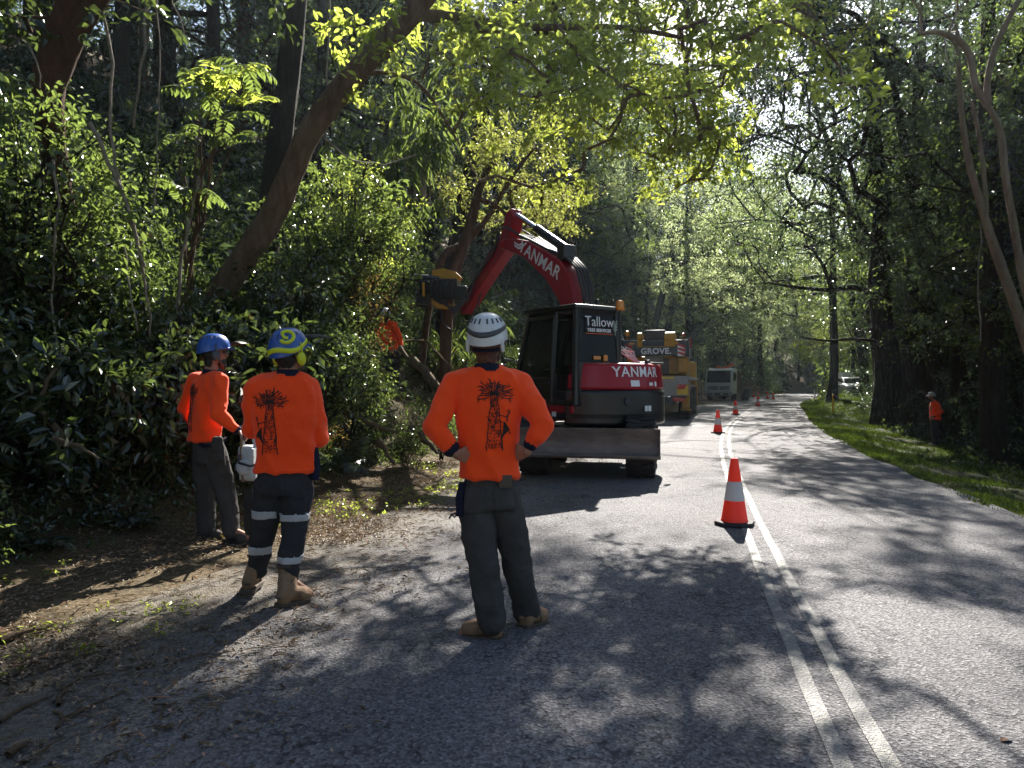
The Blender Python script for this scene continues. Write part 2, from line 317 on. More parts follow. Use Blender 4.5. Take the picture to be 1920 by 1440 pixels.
# ------------------------------------------------------------------ where the road is lit: gaps in the canopy follow from this
def _inpoly(x, y, poly):
    ins = np.zeros(len(x), bool); n = len(poly)
    for i in range(n):
        x0, y0 = poly[i]; x1, y1 = poly[(i + 1) % n]
        c = ((y0 > y) != (y1 > y)) & (x < (x1 - x0) * (y - y0) / (y1 - y0 + 1e-9) + x0); ins ^= c
    return ins
LITP = [([(990, 872), (1340, 890), (1352, 960), (1180, 965), (985, 950)], 1.), ([(1350, 915), (1460, 930), (1560, 945), (1690, 985), (1600, 1030), (1545, 1060), (1560, 1095), (1700, 1120), (1920, 1175), (2100, 1240), (2100, 1700), (1780, 1700), (1640, 1270), (1560, 1150), (1460, 1040), (1370, 1000)], 1.),
        ([(1050, 955), (1370, 955), (1430, 1040), (1390, 1050), (1200, 1010)], .85), ([(560, 905), (850, 885), (880, 940), (700, 965), (600, 990), (540, 960)], .9), ([(0, 1115), (340, 1055), (390, 1100), (200, 1180), (0, 1240)], .8),
        ([(600, 990), (860, 990), (890, 1130), (760, 1200), (450, 1240), (420, 1190), (600, 1100)], .62), ([(1225, 775), (1345, 790), (1352, 885), (1235, 892)], .85), ([(1340, 738), (1560, 738), (1545, 800), (1620, 850), (1350, 870)], .5),
        ([(1545, 755), (1700, 765), (1720, 815), (1560, 800)], .6), ([(420, 1245), (770, 1212), (700, 1330), (530, 1415), (380, 1440), (300, 1330)], .55), ([(905, 1250), (1010, 1220), (985, 1330), (900, 1350)], .45), ([(1040, 1340), (1130, 1335), (1150, 1400), (1060, 1410)], .95), ([(1150, 1300), (1240, 1310), (1230, 1370), (1160, 1360)], .9), ([(1440, 1310), (1530, 1290), (1640, 1420), (1700, 1500), (1540, 1500)], .85)]
DARKP = [[(1390, 845), (1540, 850), (1780, 930), (1700, 948), (1450, 905)], [(1545, 1050), (1760, 1080), (1920, 1110), (1920, 1165), (1700, 1115)]]
def litness(X, d):
    dd = np.maximum(d, .3); x = 960 + X / dd * FPX; y = 720 + CAMH / dd * FPX
    L = np.full(len(X), .25); L[d < 2.2] = .35
    for p, v in LITP: L[_inpoly(x, y, p)] = v
    for p in DARKP: L[_inpoly(x, y, p)] = .05
    L[(x < -700) | (x > 2500) | (d > 75)] = .4
    return L
TARGETS = np.array([(12.5, 46, 11, 2.6), (14.5, 47, 9.5, 2.2), (15.5, 47.5, 12.5, 2.2), (-5.5, 5.9, .8, .6), (-6, 7, 2, .7), (-6.6, 8.2, 3, .7), (-5, 9, 1.8, .7), (-6.6, 9, 4.6, .7), (-5.6, 10.6, 4, .7), (-7, 11, 5.6, .8), (-4, 11, 2, .7), (-7.5, 9.5, 6.5, .8), (-6.4, 7.4, 4.8, .6), (14, 66, 9, 2), (17, 62, 13, 2.2), (20, 80, 12, 2.5), (24, 86, 9, 2.5), (26, 84, 15, 2.5), (-3.0, 5.6, .1, .9), (-2.2, 8.5, .1, .9), (-2.5, 9.8, .1, .8), (-1.7, 10.4, .1, .8), (-3.5, 4.6, .1, .7), (-4.2, 7.6, .3, .7), (-3.2, 9.2, .6, .8), (-5.6, 6.6, 2.2, .9), (-5.8, 7.6, 3.4, .8), (-4.6, 7.0, .9, .8), (-3.0, 11.5, 1.0, 1.3), (-3.4, 12.6, 3, 1.4), (-2.8, 14.5, 5, 1.6), (-4.3, 8.6, 4.8, .9), (.2, 17.6, 6.2, 2.0), (-1.6, 16.2, 4, 1.6), (-5.2, 7.2, 1.5, 1.0), (-4, 10, 6.5, 1.0), (-2.2, 13, 7.5, 1.5), (1.5, 12.6, 2.4, .9), (1.0, 11, .6, 1.0), (7, 31, 3.2, 1.6), (13.0, 22, 1, .5), (18, 62, 2.5, 1.5), (27, 56, 1.8, 1.4), (-5.3, 5.8, .9, .8), (-1.2, 15.5, 2.2, 1.0)])
SV = np.array(SUNV)
def keep_clump(C, rng, rad=.35):
    """False where a clump at C would shade a place that is sunny in the photograph"""
    t = C[:, 2] / SV[2]; G = C - SV * t[:, None]
    nz = .65 * vnoise(G[:, :2] * 2.3, 21) + .35 * vnoise(G[:, :2] * 5.2, 22); nz = np.clip((nz - .5) * 1.7 + .5, 0, 1)
    ok = nz > litness(G[:, 0], G[:, 1])
    for a, b in ((1, 0), (-1, 0), (0, 1), (0, -1)): ok &= ~(litness(G[:, 0] + a * rad * .8, G[:, 1] + b * rad * 1.1) >= .85)
    for T in TARGETS:
        D = C - T[:3]; s = D @ SV; q = np.linalg.norm(D - s[:, None] * SV, axis=1); ok &= ~((s > 1.2) & (q < T[3] + rad * .4))
    return ok
# ------------------------------------------------------------------ leaves, twigs, trees
def unit(A): return A / np.maximum(np.linalg.norm(A, axis=-1, keepdims=True), 1e-9)
def leaf_arrays(P, A, N, L, W, fold=.18, droop=.12, fine=False):
    """a folded leaf blade per point: base P, axis A, face normal N"""
    A = unit(A); B = unit(np.cross(N, A)); N = unit(np.cross(A, B)); n = len(P); L = L[:, None]; W = W[:, None]
    if not fine:
        V = np.stack([P, P + A * L * .42 + B * W * .5 + N * W * fold, P + A * L - N * L * droop, P + A * L * .42 - B * W * .5 + N * W * fold], 1)
        b = np.arange(n) * 4; F = np.concatenate([np.stack([b, b + 1, b + 2], 1), np.stack([b, b + 2, b + 3], 1)])
    else:
        V = np.stack([P, P + A * L * .28 + B * W * .42 + N * W * fold, P + A * L * .62 + B * W * .45 + N * (W * fold - L * droop * .4), P + A * L - N * L * droop,
                      P + A * L * .62 - B * W * .45 + N * (W * fold - L * droop * .4), P + A * L * .28 - B * W * .42 + N * W * fold], 1)
        b = np.arange(n) * 6; F = np.concatenate([np.stack([b, b + 1, b + 2, b + 3], 1), np.stack([b, b + 3, b + 4, b + 5], 1)])
    return V.reshape(-1, 3), F
def clump_leaves(rng, C, rad, per, L, aspect=.48, droop=.35, flat=.65, tilt=.7, fine=False):
    n = len(C) * per; ctr = np.repeat(C, per, 0); rr = np.repeat(np.broadcast_to(rad, (len(C),)), per)
    # leaves sit along a few twigs of each clump
    tw = max(4, per // 9); T = unit(rng.normal(size=(len(C), tw, 3)) * [1, 1, .6]); k = rng.integers(0, tw, (len(C), per))
    dirs = T[np.arange(len(C))[:, None], k].reshape(n, 3); s = np.sqrt(rng.random(n))[:, None]
    P = ctr + dirs * rr[:, None] * s * [1, 1, flat] + rng.normal(size=(n, 3)) * rr[:, None] * .13 - np.array([0, 0, 1]) * (s ** 2 * rr[:, None] * droop * .6)
    A = dirs * .8 + rng.normal(size=(n, 3)) * .75 + [0, 0, -droop]
    N = np.array([0, 0, 1.]) + rng.normal(size=(n, 3)) * tilt
    l = L * (.6 + .8 * rng.random(n)); return leaf_arrays(P, A, N, l, l * aspect * (.8 + .4 * rng.random(n)), fine=fine)
def merge(parts):
    V, F, o = [], {}, 0
    for v, f in parts:
        V.append(v); F.setdefault(f.shape[1], []).append(f + o); o += len(v)
    return np.concatenate(V), [np.concatenate(x) for x in F.values()]
def tubes_np(segs, n=6):
    """segs: list of (points k x 3, radii k)"""
    out = []
    for P, r in segs:
        P = np.asarray(P, float); r = np.asarray(r, float); k = len(P); T = unit(np.gradient(P, axis=0)); up = np.array([.3, .9, .1]) if abs(T[0, 2]) > .8 else np.array([0, 0, 1.])
        V = []
        for i in range(k):
            a = up - T[i] * (up @ T[i]); a /= np.linalg.norm(a) + 1e-9; b = np.cross(T[i], a); up = a
            g = np.arange(n) * 2 * math.pi / n; V.append(P[i] + (np.cos(g)[:, None] * a + np.sin(g)[:, None] * b) * r[i])
        b0 = (np.arange(k - 1)[:, None] * n); q = np.arange(n)[None]; F = np.stack([b0 + q, b0 + (q + 1) % n, b0 + n + (q + 1) % n, b0 + n + q], 2).reshape(-1, 4)
        out.append((np.concatenate(V), F))
    return merge(out)
def wob(rng, a, b, k, amt):
    t = np.linspace(0, 1, k)[:, None]; P = a + (b - a) * t; L = np.linalg.norm(b - a); P[1:-1] += rng.normal(size=(k - 2, 3)) * amt * L; return P
def grow(rng, trunk, trad, C, twig=.012, power=.46, maxedge=None):
    """branches joining every clump to the nearest node nearer the trunk"""
    trunk = np.asarray(trunk, float); nodes = [p for p in trunk]; kind = list(range(len(trunk))); par = [-1] * len(trunk)
    top = trunk[len(trunk) // 2:]
    order = np.argsort(np.min(np.linalg.norm(C[:, None] - top[None], axis=2), axis=1)); cnt = [0.] * len(trunk); lo = max(1, len(trunk) // 3)
    for i in order:
        N = np.array(nodes); D = C[i] - N; dist = np.linalg.norm(D, axis=1); cost = dist + .6 * np.maximum(0, -D[:, 2]); cost[:lo] += 3; j = int(np.argmin(cost))
        m = N[j] * .5 + C[i] * .5 + rng.normal(size=3) * dist[j] * .09 + [0, 0, dist[j] * .06]
        nodes.append(m); par.append(j); nodes.append(C[i]); par.append(len(nodes) - 2)
    load = np.zeros(len(nodes))
    for i in range(len(nodes) - 1, len(trunk) - 1, -1): load[i] += 1; load[par[i]] += load[i]
    segs = []
    for i in range(len(trunk), len(nodes)):
        j = par[i]; r1 = twig * max(1, load[i]) ** power; r0 = min(twig * max(1, load[j]) ** power, r1 * 1.6) if j >= len(trunk) else r1 * 1.25
        segs.append((np.array([nodes[j], nodes[i]]), np.array([r0, r1 * (.8 if load[i] <= 1 else 1)])))
    return segs
def trunk_mesh(rng, path, rad, n=18, knots=.085, flare=.5):
    P = np.asarray(path, float); k = len(P); t = np.linspace(0, k - 1, max(16, k * 4)); Q = np.stack([np.interp(t, np.arange(k), P[:, i]) for i in range(3)], 1)
    for _ in range(3): Q[1:-1] = (Q[:-2] + 2 * Q[1:-1] + Q[2:]) / 4
    r = np.interp(t, np.arange(k), rad); h = np.linalg.norm(Q - Q[0], axis=1); r = r * (1 + flare * np.exp(-h / (rad[0] * 2.2)))
    V, F = tubes_np([(Q, r)], n); c = np.repeat(Q, n, 0); d = V - c
    nz = vnoise(V * [5, 5, 1.6] / max(.35, rad[0] * 2.2), 3) + .5 * vnoise(V * [11, 11, 3] / max(.35, rad[0] * 2.2), 4); V = c + d * (1 + knots * 2.4 * (nz - .75))[:, None]
    return (V, F[0]), Q, r
def make_tree(name, rng, path, rad, C, clump_r, per, leaf, lmat, bark, label, cat='tree', group=None, aspect=.48, droop=.35, twig=.012, cull=False, fine=False, tilt=.7, flat=.65, extra=None, power=.46, branches=True):
    C = np.asarray(C, float)
    if cull: C = C[keep_clump(C, rng, clump_r if np.isscalar(clump_r) else .4)]
    (V, F), Q, r = trunk_mesh(rng, path, rad); parts = [(V, F)]
    if extra:
        for p, rr in extra: (v, f), _, _ = trunk_mesh(rng, p, rr, 10, flare=.1); parts.append((v, f))
    if branches and len(C):
        node = np.concatenate([Q] + [np.asarray(p, float) for p, _ in (extra or [])])
        sg = grow(rng, node, r, C, twig, power); parts.append((lambda a: (a[0], a[1][0]))(tubes_np(sg, 5)))
    base = np.array(path[0]); root = empty(name, tuple(base), label, cat, group)
    tv, tf = merge(parts); link('trunk', np_mesh('trunk', tv - base, tf, True), bark, root)
    if len(C):
        cr = clump_r * (.7 + .6 * rng.random(len(C))) if np.isscalar(clump_r) else clump_r
        lv, lf = clump_leaves(rng, C, cr, per, leaf, aspect, droop, flat, tilt, fine); link('crown', np_mesh('crown', lv - base, lf), lmat, root)
    return root
def ell(rng, n, c, r, shell=.5):
    P = unit(rng.normal(size=(n, 3))) * (shell + (1 - shell) * rng.random(n))[:, None] ** .6; return np.asarray(c) + P * np.asarray(r)
# ------------------------------------------------------------------ plants
def plant(name, label, cat, group, parts, loc=(0, 0, -50)):
    root = empty(name, loc, label, cat, group)
    for nm, (V, F), m in parts: link(nm, np_mesh(nm, V, F if isinstance(F, list) else [F], nm == 'stem'), m, root)
    return root
def shrub_parts(rng, h, r, nc, per, leaf, lm, aspect=.5, droop=.4, fine=True, stems=6, tilt=.7, bark=None, low=.12):
    C = ell(rng, nc, (0, 0, h * .58), (r, r, h * .46), .35); C[:, 2] = np.maximum(C[:, 2], h * low)
    V = clump_leaves(rng, C, .27 * r + .1, per, leaf, aspect, droop, .7, tilt, fine)
    sg = []
    for i in range(stems):
        e = C[rng.integers(0, nc)]; sg.append((wob(rng, np.array([rng.normal() * .06, rng.normal() * .06, -.1]), e, 5, .05), np.linspace(.016, .005, 5) * (.6 + h * .4)))
    for c in C[::2]: sg.append((wob(rng, np.array([c[0] * .25, c[1] * .25, c[2] * .45]), c, 4, .05), np.linspace(.008, .003, 4) * (.6 + h * .3)))
    return [('stem', tubes_np(sg, 5), bark or BARK_D), ('foliage', V, lm)]
def frond_parts(rng, n, L, np_, pw, lm, rise=1.1, droop=1.5, start=0., curl=.25, base_h=0., aspect=.22):
    sg, P, A, N, Ls = [], [], [], [], []
    for i in range(n):
        a = 2 * math.pi * (i + rng.random() * .7) / n; l = L * (.7 + .5 * rng.random()); t = np.linspace(0, 1, 14)[:, None]; dr = np.array([math.cos(a), math.sin(a), 0]); up = np.array([0, 0, 1.])
        k = rise * (.7 + .6 * rng.random()); C = dr * (l * (t - .18 * t ** 2)) + up * (l * (k * t - droop * .55 * t ** 2)) + up * base_h; sg.append((C, np.linspace(.009, .002, 14) * (L + .3)))
        T = unit(np.gradient(C, axis=0)); s = np.linspace(.12 + start, .99, np_); idx = s * 13; i0 = np.clip(idx.astype(int), 0, 12); f = (idx - i0)[:, None]
        c = C[i0] * (1 - f) + C[i0 + 1] * f; tt = T[i0]; side = unit(np.cross(tt, up)); nn = unit(np.cross(side, tt))
        for sgn in (-1, 1):
            P.append(c); A.append(side * sgn + tt * .45 - up * curl + rng.normal(size=c.shape) * .08); N.append(nn + rng.normal(size=c.shape) * .15); Ls.append(pw * np.sin(np.pi * (.12 + .86 * s)) ** .7 * (.85 + .3 * rng.random(len(s))))
    P, A, N, Ls = map(np.concatenate, (P, A, N, Ls)); return [('stem', tubes_np(sg, 4), MATS['mid green leaf']), ('foliage', leaf_arrays(P, A, N, Ls, Ls * aspect, .1, .2, True), lm)]
def cane_parts(rng, n, h, lean, leaf, lm, per=26):
    sg, P, A, N, Ls = [], [], [], [], []
    for i in range(n):
        a = rng.random() * 6.28; l = h * (.6 + .5 * rng.random()); dr = np.array([math.cos(a), math.sin(a), 0]) * lean * (.4 + rng.random()); t = np.linspace(0, 1, 10)[:, None]
        C = dr * l * t ** 1.6 + np.array([0, 0, 1.]) * l * (t - .38 * t ** 2.5) + rng.normal(size=3) * [.12, .12, 0]; sg.append((C, np.linspace(.012, .003, 10)))
        s = .25 + .75 * np.sqrt(rng.random(per)); idx = s * 9; i0 = np.clip(idx.astype(int), 0, 8); f = (idx - i0)[:, None]; c = C[i0] * (1 - f) + C[i0 + 1] * f + rng.normal(size=(per, 3)) * .05
        P.append(c); A.append(unit(rng.normal(size=(per, 3))) * [1, 1, .4] + [0, 0, -.75] + dr * .4); N.append(np.array([0, 0, 1.]) + rng.normal(size=(per, 3)) * .5); Ls.append(leaf * (.6 + .7 * rng.random(per)))
    P, A, N, Ls = map(np.concatenate, (P, A, N, Ls)); return [('stem', tubes_np(sg, 4), VINE_M), ('foliage', leaf_arrays(P, A, N, Ls, Ls * .11, .1, .35, True), lm)]
rg = np.random.default_rng(7)
def zone(X, d):
    """a findable place for a plant on the bank, for its label"""
    px = 960 + X / max(d, .5) * FPX
    if px < 330: return 'on the dark bank past the workers'
    if px < 640: return 'on the bank behind the two blue-helmeted workers'
    if px < 800: return 'on the sunlit bank before the digger head'
    return 'on the bank behind the digger boom'
PROTO = []
def proto(kind, label, parts, group): PROTO.append((kind, label, plant(kind, label + ' on the bank', 'shrub' if 'fern' not in kind else 'fern', group, parts), group)); return len(PROTO) - 1
pA = [proto('broadleaf_shrub', 'shrub with broad glossy leaves', shrub_parts(np.random.default_rng(s), 1.5, .75, 52, 26, (.125, .09, .07)[s - 1], LF_G, (.46, .4, .55)[s - 1], .5, stems=10), 'glossy shrubs on the bank') for s in (1, 2, 3)]
pM = [proto('leafy_shrub', 'mid green leafy shrub', shrub_parts(np.random.default_rng(s), 1.7, .8, 70, 30, (.07, .055)[s - 4], LF_M, .5, .3), 'leafy shrubs on the bank') for s in (4, 5)]
pY = [proto('bright_shrub', 'sunlit bright green shrub', shrub_parts(np.random.default_rng(s), 1.8, .9, 64, 30, (.072, 0, .055)[s - 6], LF_Y, .48, .45), 'bright shrubs on the bank') for s in (6, 8)]
pF = [proto('fern', 'arching fern', frond_parts(np.random.default_rng(s), 11, 1.1, 26, .2, LF_D), 'ferns on the bank') for s in (9, 10)]
pC = [proto('cane_grass', 'clump of hanging cane grass', cane_parts(np.random.default_rng(s), 16, 2.4, .55, .3, LF_M), 'cane grass on the bank') for s in (11, 12)]
pT = [proto('twiggy_shrub', 'half dry twiggy shrub', shrub_parts(np.random.default_rng(13), 1.4, .8, 44, 18, .055, LF_T, .5, .4, stems=16), 'dry shrubs on the bank')]
used = set()
def put(i, X, d, s, rz=None, sink=.05, zs=1, note=None, dz=0):
    kind, label, root, grp = PROTO[i]
    o = root if i not in used else copy_tree(root); used.add(i)
    z = zone(X, d); o['label'] = (note or label + ' ' + z); o['group'] = grp if not note else note
    o.location = (X, d, gz(X, d) - sink + dz); o.rotation_euler = ((rg.random() - .5) * .25, (rg.random() - .5) * .25, rg.random() * 6.28 if rz is None else rz); o.scale = (s, s, s * zs); return o
def ok_spot(X, d):
    px = 960 + X / d * FPX
    if 690 < px < 900 and 9.5 < d < 17.2: return False            # sight line to the worker on the bank and the digger head
    if X > -1.9 and 12.5 < d < 19: return False
    return True
n_s = 0
for i in range(620):
    d = 3.2 + 27 * rg.random() ** 1.25; v = .15 + 11 * rg.random() ** 1.5; u = -foot(d) - v; X = float(xof(u, d)); px = 960 + X / d * FPX
    if px < -260 or not ok_spot(X, d) or px > 1150 or (px < 420 and v > 1.6 and rg.random() < .45): continue
    lit = 560 < px < 830 and v < 8
    k = rg.random()
    if v < .8: i2 = rg.choice(pA + pM + pT + pF); s = .35 + .3 * rg.random()
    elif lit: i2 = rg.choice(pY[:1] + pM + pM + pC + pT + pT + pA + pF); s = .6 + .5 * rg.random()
    else: i2 = rg.choice(pA * 3 + pM + pF + pC); s = .6 + .6 * rg.random() + v * .04
    put(int(i2), X, d, s); n_s += 1
    if n_s > 235: break
# dense glossy growth behind the workers
for (px, py, d, i2, s) in [(740, 690, 15.2, 7, .5), (60, 700, 6.6, 0, 1.1), (170, 690, 6.9, 1, 1.0), (20, 620, 7.4, 2, 1.2), (270, 700, 7.6, 0, 1.0), (110, 640, 7.9, 1, 1.2), (330, 690, 8.2, 2, 1.1), (-60, 690, 6.3, 1, 1.1), (480, 680, 8.6, 0, 1.0), (600, 660, 9.8, 2, 1.0), (410, 640, 9.0, 1, 1.1), (230, 620, 8.6, 2, 1.2), (30, 520, 7.8, 0, 1.4), (90, 380, 7.2, 3, 1.2), (20, 300, 7.2, 4, 1.2), (140, 470, 8, 3, 1.1), (560, 560, 10.5, 1, 1.2), (640, 600, 11.5, 3, 1.0), (700, 470, 12.5, 4, 1.3), (640, 420, 12.5, 3, 1.4), (700, 390, 13.5, 6, 1.0), (600, 700, 10, 3, .9), (660, 720, 11, 4, .8), (640, 790, 10.6, 8, .7), (660, 540, 14, 9, .9), (590, 480, 11.5, 4, 1.4), (670, 470, 13.6, 5, .9), (745, 400, 18, 9, 1.5), (790, 270, 20, 10, 2.0), (740, 330, 19, 9, 1.6), (660, 540, 12, 11, 1.1), (672, 620, 12.5, 11, .8), (830, 790, 13.5, 3, .6), (770, 850, 12.3, 4, .55)]:
    p = at(px, py, d); h = 1.5 * s; o = put(i2, p.x, d, s, dz=0); o.location.z = max(gz(p.x, d) - .05, p.z - h * .75)
    if o.location.z > gz(p.x, d) + .5: o.location.z = p.z - h * .6
for k_ in range(22):
    d_ = 9.6 + 4.6 * rg.random(); v_ = .15 + 1.5 * rg.random(); X_ = float(xof(-foot(d_) - v_, d_)); p_ = 960 + X_ / d_ * FPX
    if 560 < p_ < 850: put(int(rg.choice(pM + pT + pF + pA[2:])), X_, d_, .3 + .22 * rg.random())
sap = frond_parts(np.random.default_rng(31), 15, .75, 11, .17, LF_Y, .75, .9, .0, .15, 0, .42)
# sapling with big compound leaves, caught by the sun
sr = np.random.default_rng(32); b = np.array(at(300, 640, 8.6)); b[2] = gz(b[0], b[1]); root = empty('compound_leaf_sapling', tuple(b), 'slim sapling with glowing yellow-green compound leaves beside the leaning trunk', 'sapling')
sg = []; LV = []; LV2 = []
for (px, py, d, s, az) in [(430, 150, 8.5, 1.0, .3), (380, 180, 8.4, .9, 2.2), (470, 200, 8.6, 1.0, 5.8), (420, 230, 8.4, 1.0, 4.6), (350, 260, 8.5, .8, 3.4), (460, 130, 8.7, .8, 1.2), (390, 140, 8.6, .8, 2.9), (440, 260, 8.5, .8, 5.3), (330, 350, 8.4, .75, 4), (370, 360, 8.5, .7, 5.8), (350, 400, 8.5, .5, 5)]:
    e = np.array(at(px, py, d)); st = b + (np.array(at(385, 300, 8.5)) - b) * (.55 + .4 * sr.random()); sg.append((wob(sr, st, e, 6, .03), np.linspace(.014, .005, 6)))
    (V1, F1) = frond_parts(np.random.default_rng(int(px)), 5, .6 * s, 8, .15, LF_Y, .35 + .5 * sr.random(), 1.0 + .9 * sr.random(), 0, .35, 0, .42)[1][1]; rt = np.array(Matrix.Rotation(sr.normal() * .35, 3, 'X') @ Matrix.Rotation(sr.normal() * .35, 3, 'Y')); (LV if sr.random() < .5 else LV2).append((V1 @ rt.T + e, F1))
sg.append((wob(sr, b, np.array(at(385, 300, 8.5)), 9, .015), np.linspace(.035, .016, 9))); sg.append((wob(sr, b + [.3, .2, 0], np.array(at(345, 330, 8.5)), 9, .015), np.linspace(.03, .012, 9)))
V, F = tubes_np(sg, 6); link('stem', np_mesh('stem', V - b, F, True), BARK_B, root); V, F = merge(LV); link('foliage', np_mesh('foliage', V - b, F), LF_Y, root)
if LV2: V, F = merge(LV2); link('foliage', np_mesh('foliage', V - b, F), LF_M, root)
# undergrowth that nobody could count: low leaves over the bank and the forest floor
def cover(name, n, umin, umax, dmin, dmax, hmax, per, leaf, lm, power=1.3, seed=1, side=-1, cr=.25):
    q = np.random.default_rng(seed); d = dmin + (dmax - dmin) * q.random(n) ** power; k = umin + (umax - umin) * q.random(n) ** 1.4
    X = xof(-foot(d) - k, d) if side < 0 else xof(k, d); z = zg(X, d); C = np.stack([X, d, z + .05 + hmax * q.random(n) ** 2], 1)
    px = 960 + X / np.maximum(d, .5) * FPX; m = ~((np.abs(px - 1752) < 62) & (d < 23.5) & (d > 6)); C = C[m]
    V, F = clump_leaves(q, C, cr * (.6 + .8 * q.random(len(C))), per, leaf, .5, .3, .6, .8, False); o = link(name, np_mesh(name, V, F), lm); tag(o, kind='stuff'); return o
cover('undergrowth', 3000, .2, 9, 2.5, 34, .5, 28, .062, LF_G, 1.5, 41)
cover('undergrowth', 1200, .0, 3.5, 2.5, 26, .22, 20, .05, LF_M, 1.3, 42, cr=.16)
cover('undergrowth', 4200, 3, 45, 8, 115, 2.4, 26, .2, LF_D, 1.2, 43, cr=.8)
cover('undergrowth', 3000, 6.5, 45, 6, 112, 2.6, 26, .16, LF_D, 1.3, 44, side=1, cr=.65)
cover('undergrowth', 1500, 4.5, 30, 55, 116, 5, 26, .3, LF_M, 1.0, 46, side=1, cr=1.1)
cover('undergrowth', 1400, 1, 20, 40, 116, 5, 26, .3, LF_D, 1.0, 47, cr=1.1)
cover('undergrowth', 2200, .5, 60, 112, 165, 4, 26, .4, LF_D, 1.0, 48, side=1, cr=1.6)
cover('undergrowth', 1600, .1, 30, 100, 165, 4, 26, .4, LF_D, 1.0, 49, cr=1.6)
cover('undergrowth', 1700, 6.6, 13, 7, 45, 1.6, 26, .10, LF_D, 1.3, 50, side=1, cr=.4)
cover('undergrowth', 700, 5.5, 11, 6, 60, .45, 22, .08, LF_G, 1.5, 45, side=1, cr=.25)
# ------------------------------------------------------------------ trees
def px_path(L, dz=None): return [np.array(at(*p)) for p in L]
T1 = np.random.default_rng(51)
def clumps_px(q, L, fit=False):
    """L: (px, py, d, n, spread px, spread d)"""
    out = []
    for px, py, d, n, s, sd in L:
        for _ in range(n):
            dd = d + q.normal() * sd; p = (px + q.normal() * s, py + q.normal() * s * .7)
            if fit:
                # slide along the depth until the clump's shadow falls where the photograph has shade
                K = np.array([at(*p, dd * f) for f in ((1, .93, 1.07, .87, 1.14, 1.22, .8, 1.3, 1.4, .74, 1.52, 1.66, 1.8) if fit != 'far' else (1, 1.04, 1.08, 1.13, 1.18, 1.25, 1.33))]); g = keep_clump(K, q, .3); g &= K[:, 2] > 3.2
                if g.any(): out.append(K[int(np.argmax(g))])
                elif fit == 'far' and q.random() < .6: out.append(K[int(q.integers(0, 3))])
                continue
            out.append(at(*p, dd))
    return np.array(out)
def shade_clumps(q, n, zr, accept, ymax=1900, rad=.45):
    """canopy clumps over ground that lies in shade in the photograph"""
    out = []; tries = 0
    while len(out) < n and tries < 60:
        tries += 1; m = 600; y = 735 + (ymax - 735) * q.random(m) ** 1.2; d = CAMH * FPX / (y - 720); x = -900 + 3600 * q.random(m); X = (x - 960) / FPX * d
        z = zr[0] + (zr[1] - zr[0]) * q.random(m); C = np.stack([X, d, 0 * z], 1) + SV * (z / SV[2])[:, None]
        C = C[accept(C)]; C = C[keep_clump(C, q, rad)]; out += list(C)
    return np.array(out[:n])
# the leaning tree over the workers
lean = px_path([(330, 760, 10.2), (355, 660, 10.1), (420, 535, 10.0), (495, 435, 9.9), (540, 345, 9.8), (578, 245, 9.7), (640, 165, 9.6), (735, 65, 9.5), (800, -5, 9.4), (870, -110, 9.6), (960, -240, 10.2)])
lean[0][2] = gz(lean[0][0], lean[0][1]) - .2
limbs = [(px_path([(770, 28, 9.45), (850, 32, 9.8), (950, 50, 10.2), (1040, 52, 10.6), (1160, 48, 11), (1290, 72, 11.6), (1420, 110, 12.2)]), [.085, .075, .06, .05, .04, .03, .02]),
         (px_path([(640, 165, 9.6), (700, 130, 10.2), (790, 150, 11), (850, 250, 11.4), (900, 340, 11.8)]), [.05, .035, .025, .018, .01]),
         (px_path([(1040, 52, 10.6), (1100, 110, 11), (1180, 170, 11.2), (1260, 260, 11.6)]), [.04, .03, .022, .012]),
         (px_path([(870, -110, 9.6), (1000, -160, 10.6), (1180, -200, 11.8), (1380, -260, 13)]), [.12, .1, .07, .04])]
c1 = clumps_px(T1, [(980, 90, 10.8, 26, 70, .5), (1100, 150, 11.3, 30, 80, .6), (1210, 190, 11.8, 36, 80, .6), (1320, 150, 12.2, 34, 70, .6), (1260, 270, 12, 26, 50, .5), (1340, 250, 12.6, 18, 40, .5), (1060, 240, 11.6, 14, 60, .5), (900, 130, 10.4, 12, 50, .4), (1400, 60, 12.6, 30, 70, .6), (850, 40, 10.2, 10, 40, .4), (1500, 40, 13, 24, 60, .6), (700, 40, 10, 9, 60, .4), (1290, 330, 12.6, 7, 30, .4)], True)
c2 = shade_clumps(T1, 150, (4.5, 9.5), lambda C: (C[:, 0] > -4.5) & (C[:, 0] < 5.5) & (C[:, 1] > 7) & (C[:, 1] < 17) & ((C[:, 2] - 1.5) / C[:, 1] > .40))
make_tree('leaning_tree', T1, lean, [.20, .195, .185, .175, .168, .162, .158, .15, .135, .11, .07], np.concatenate([c1, c2]), .36, 36, .105, LF_Y, BARK_L, 'thick trunk leaning over the workers with sunlit leafy branches reaching across the road', extra=limbs, twig=.006, power=.42, fine=True)
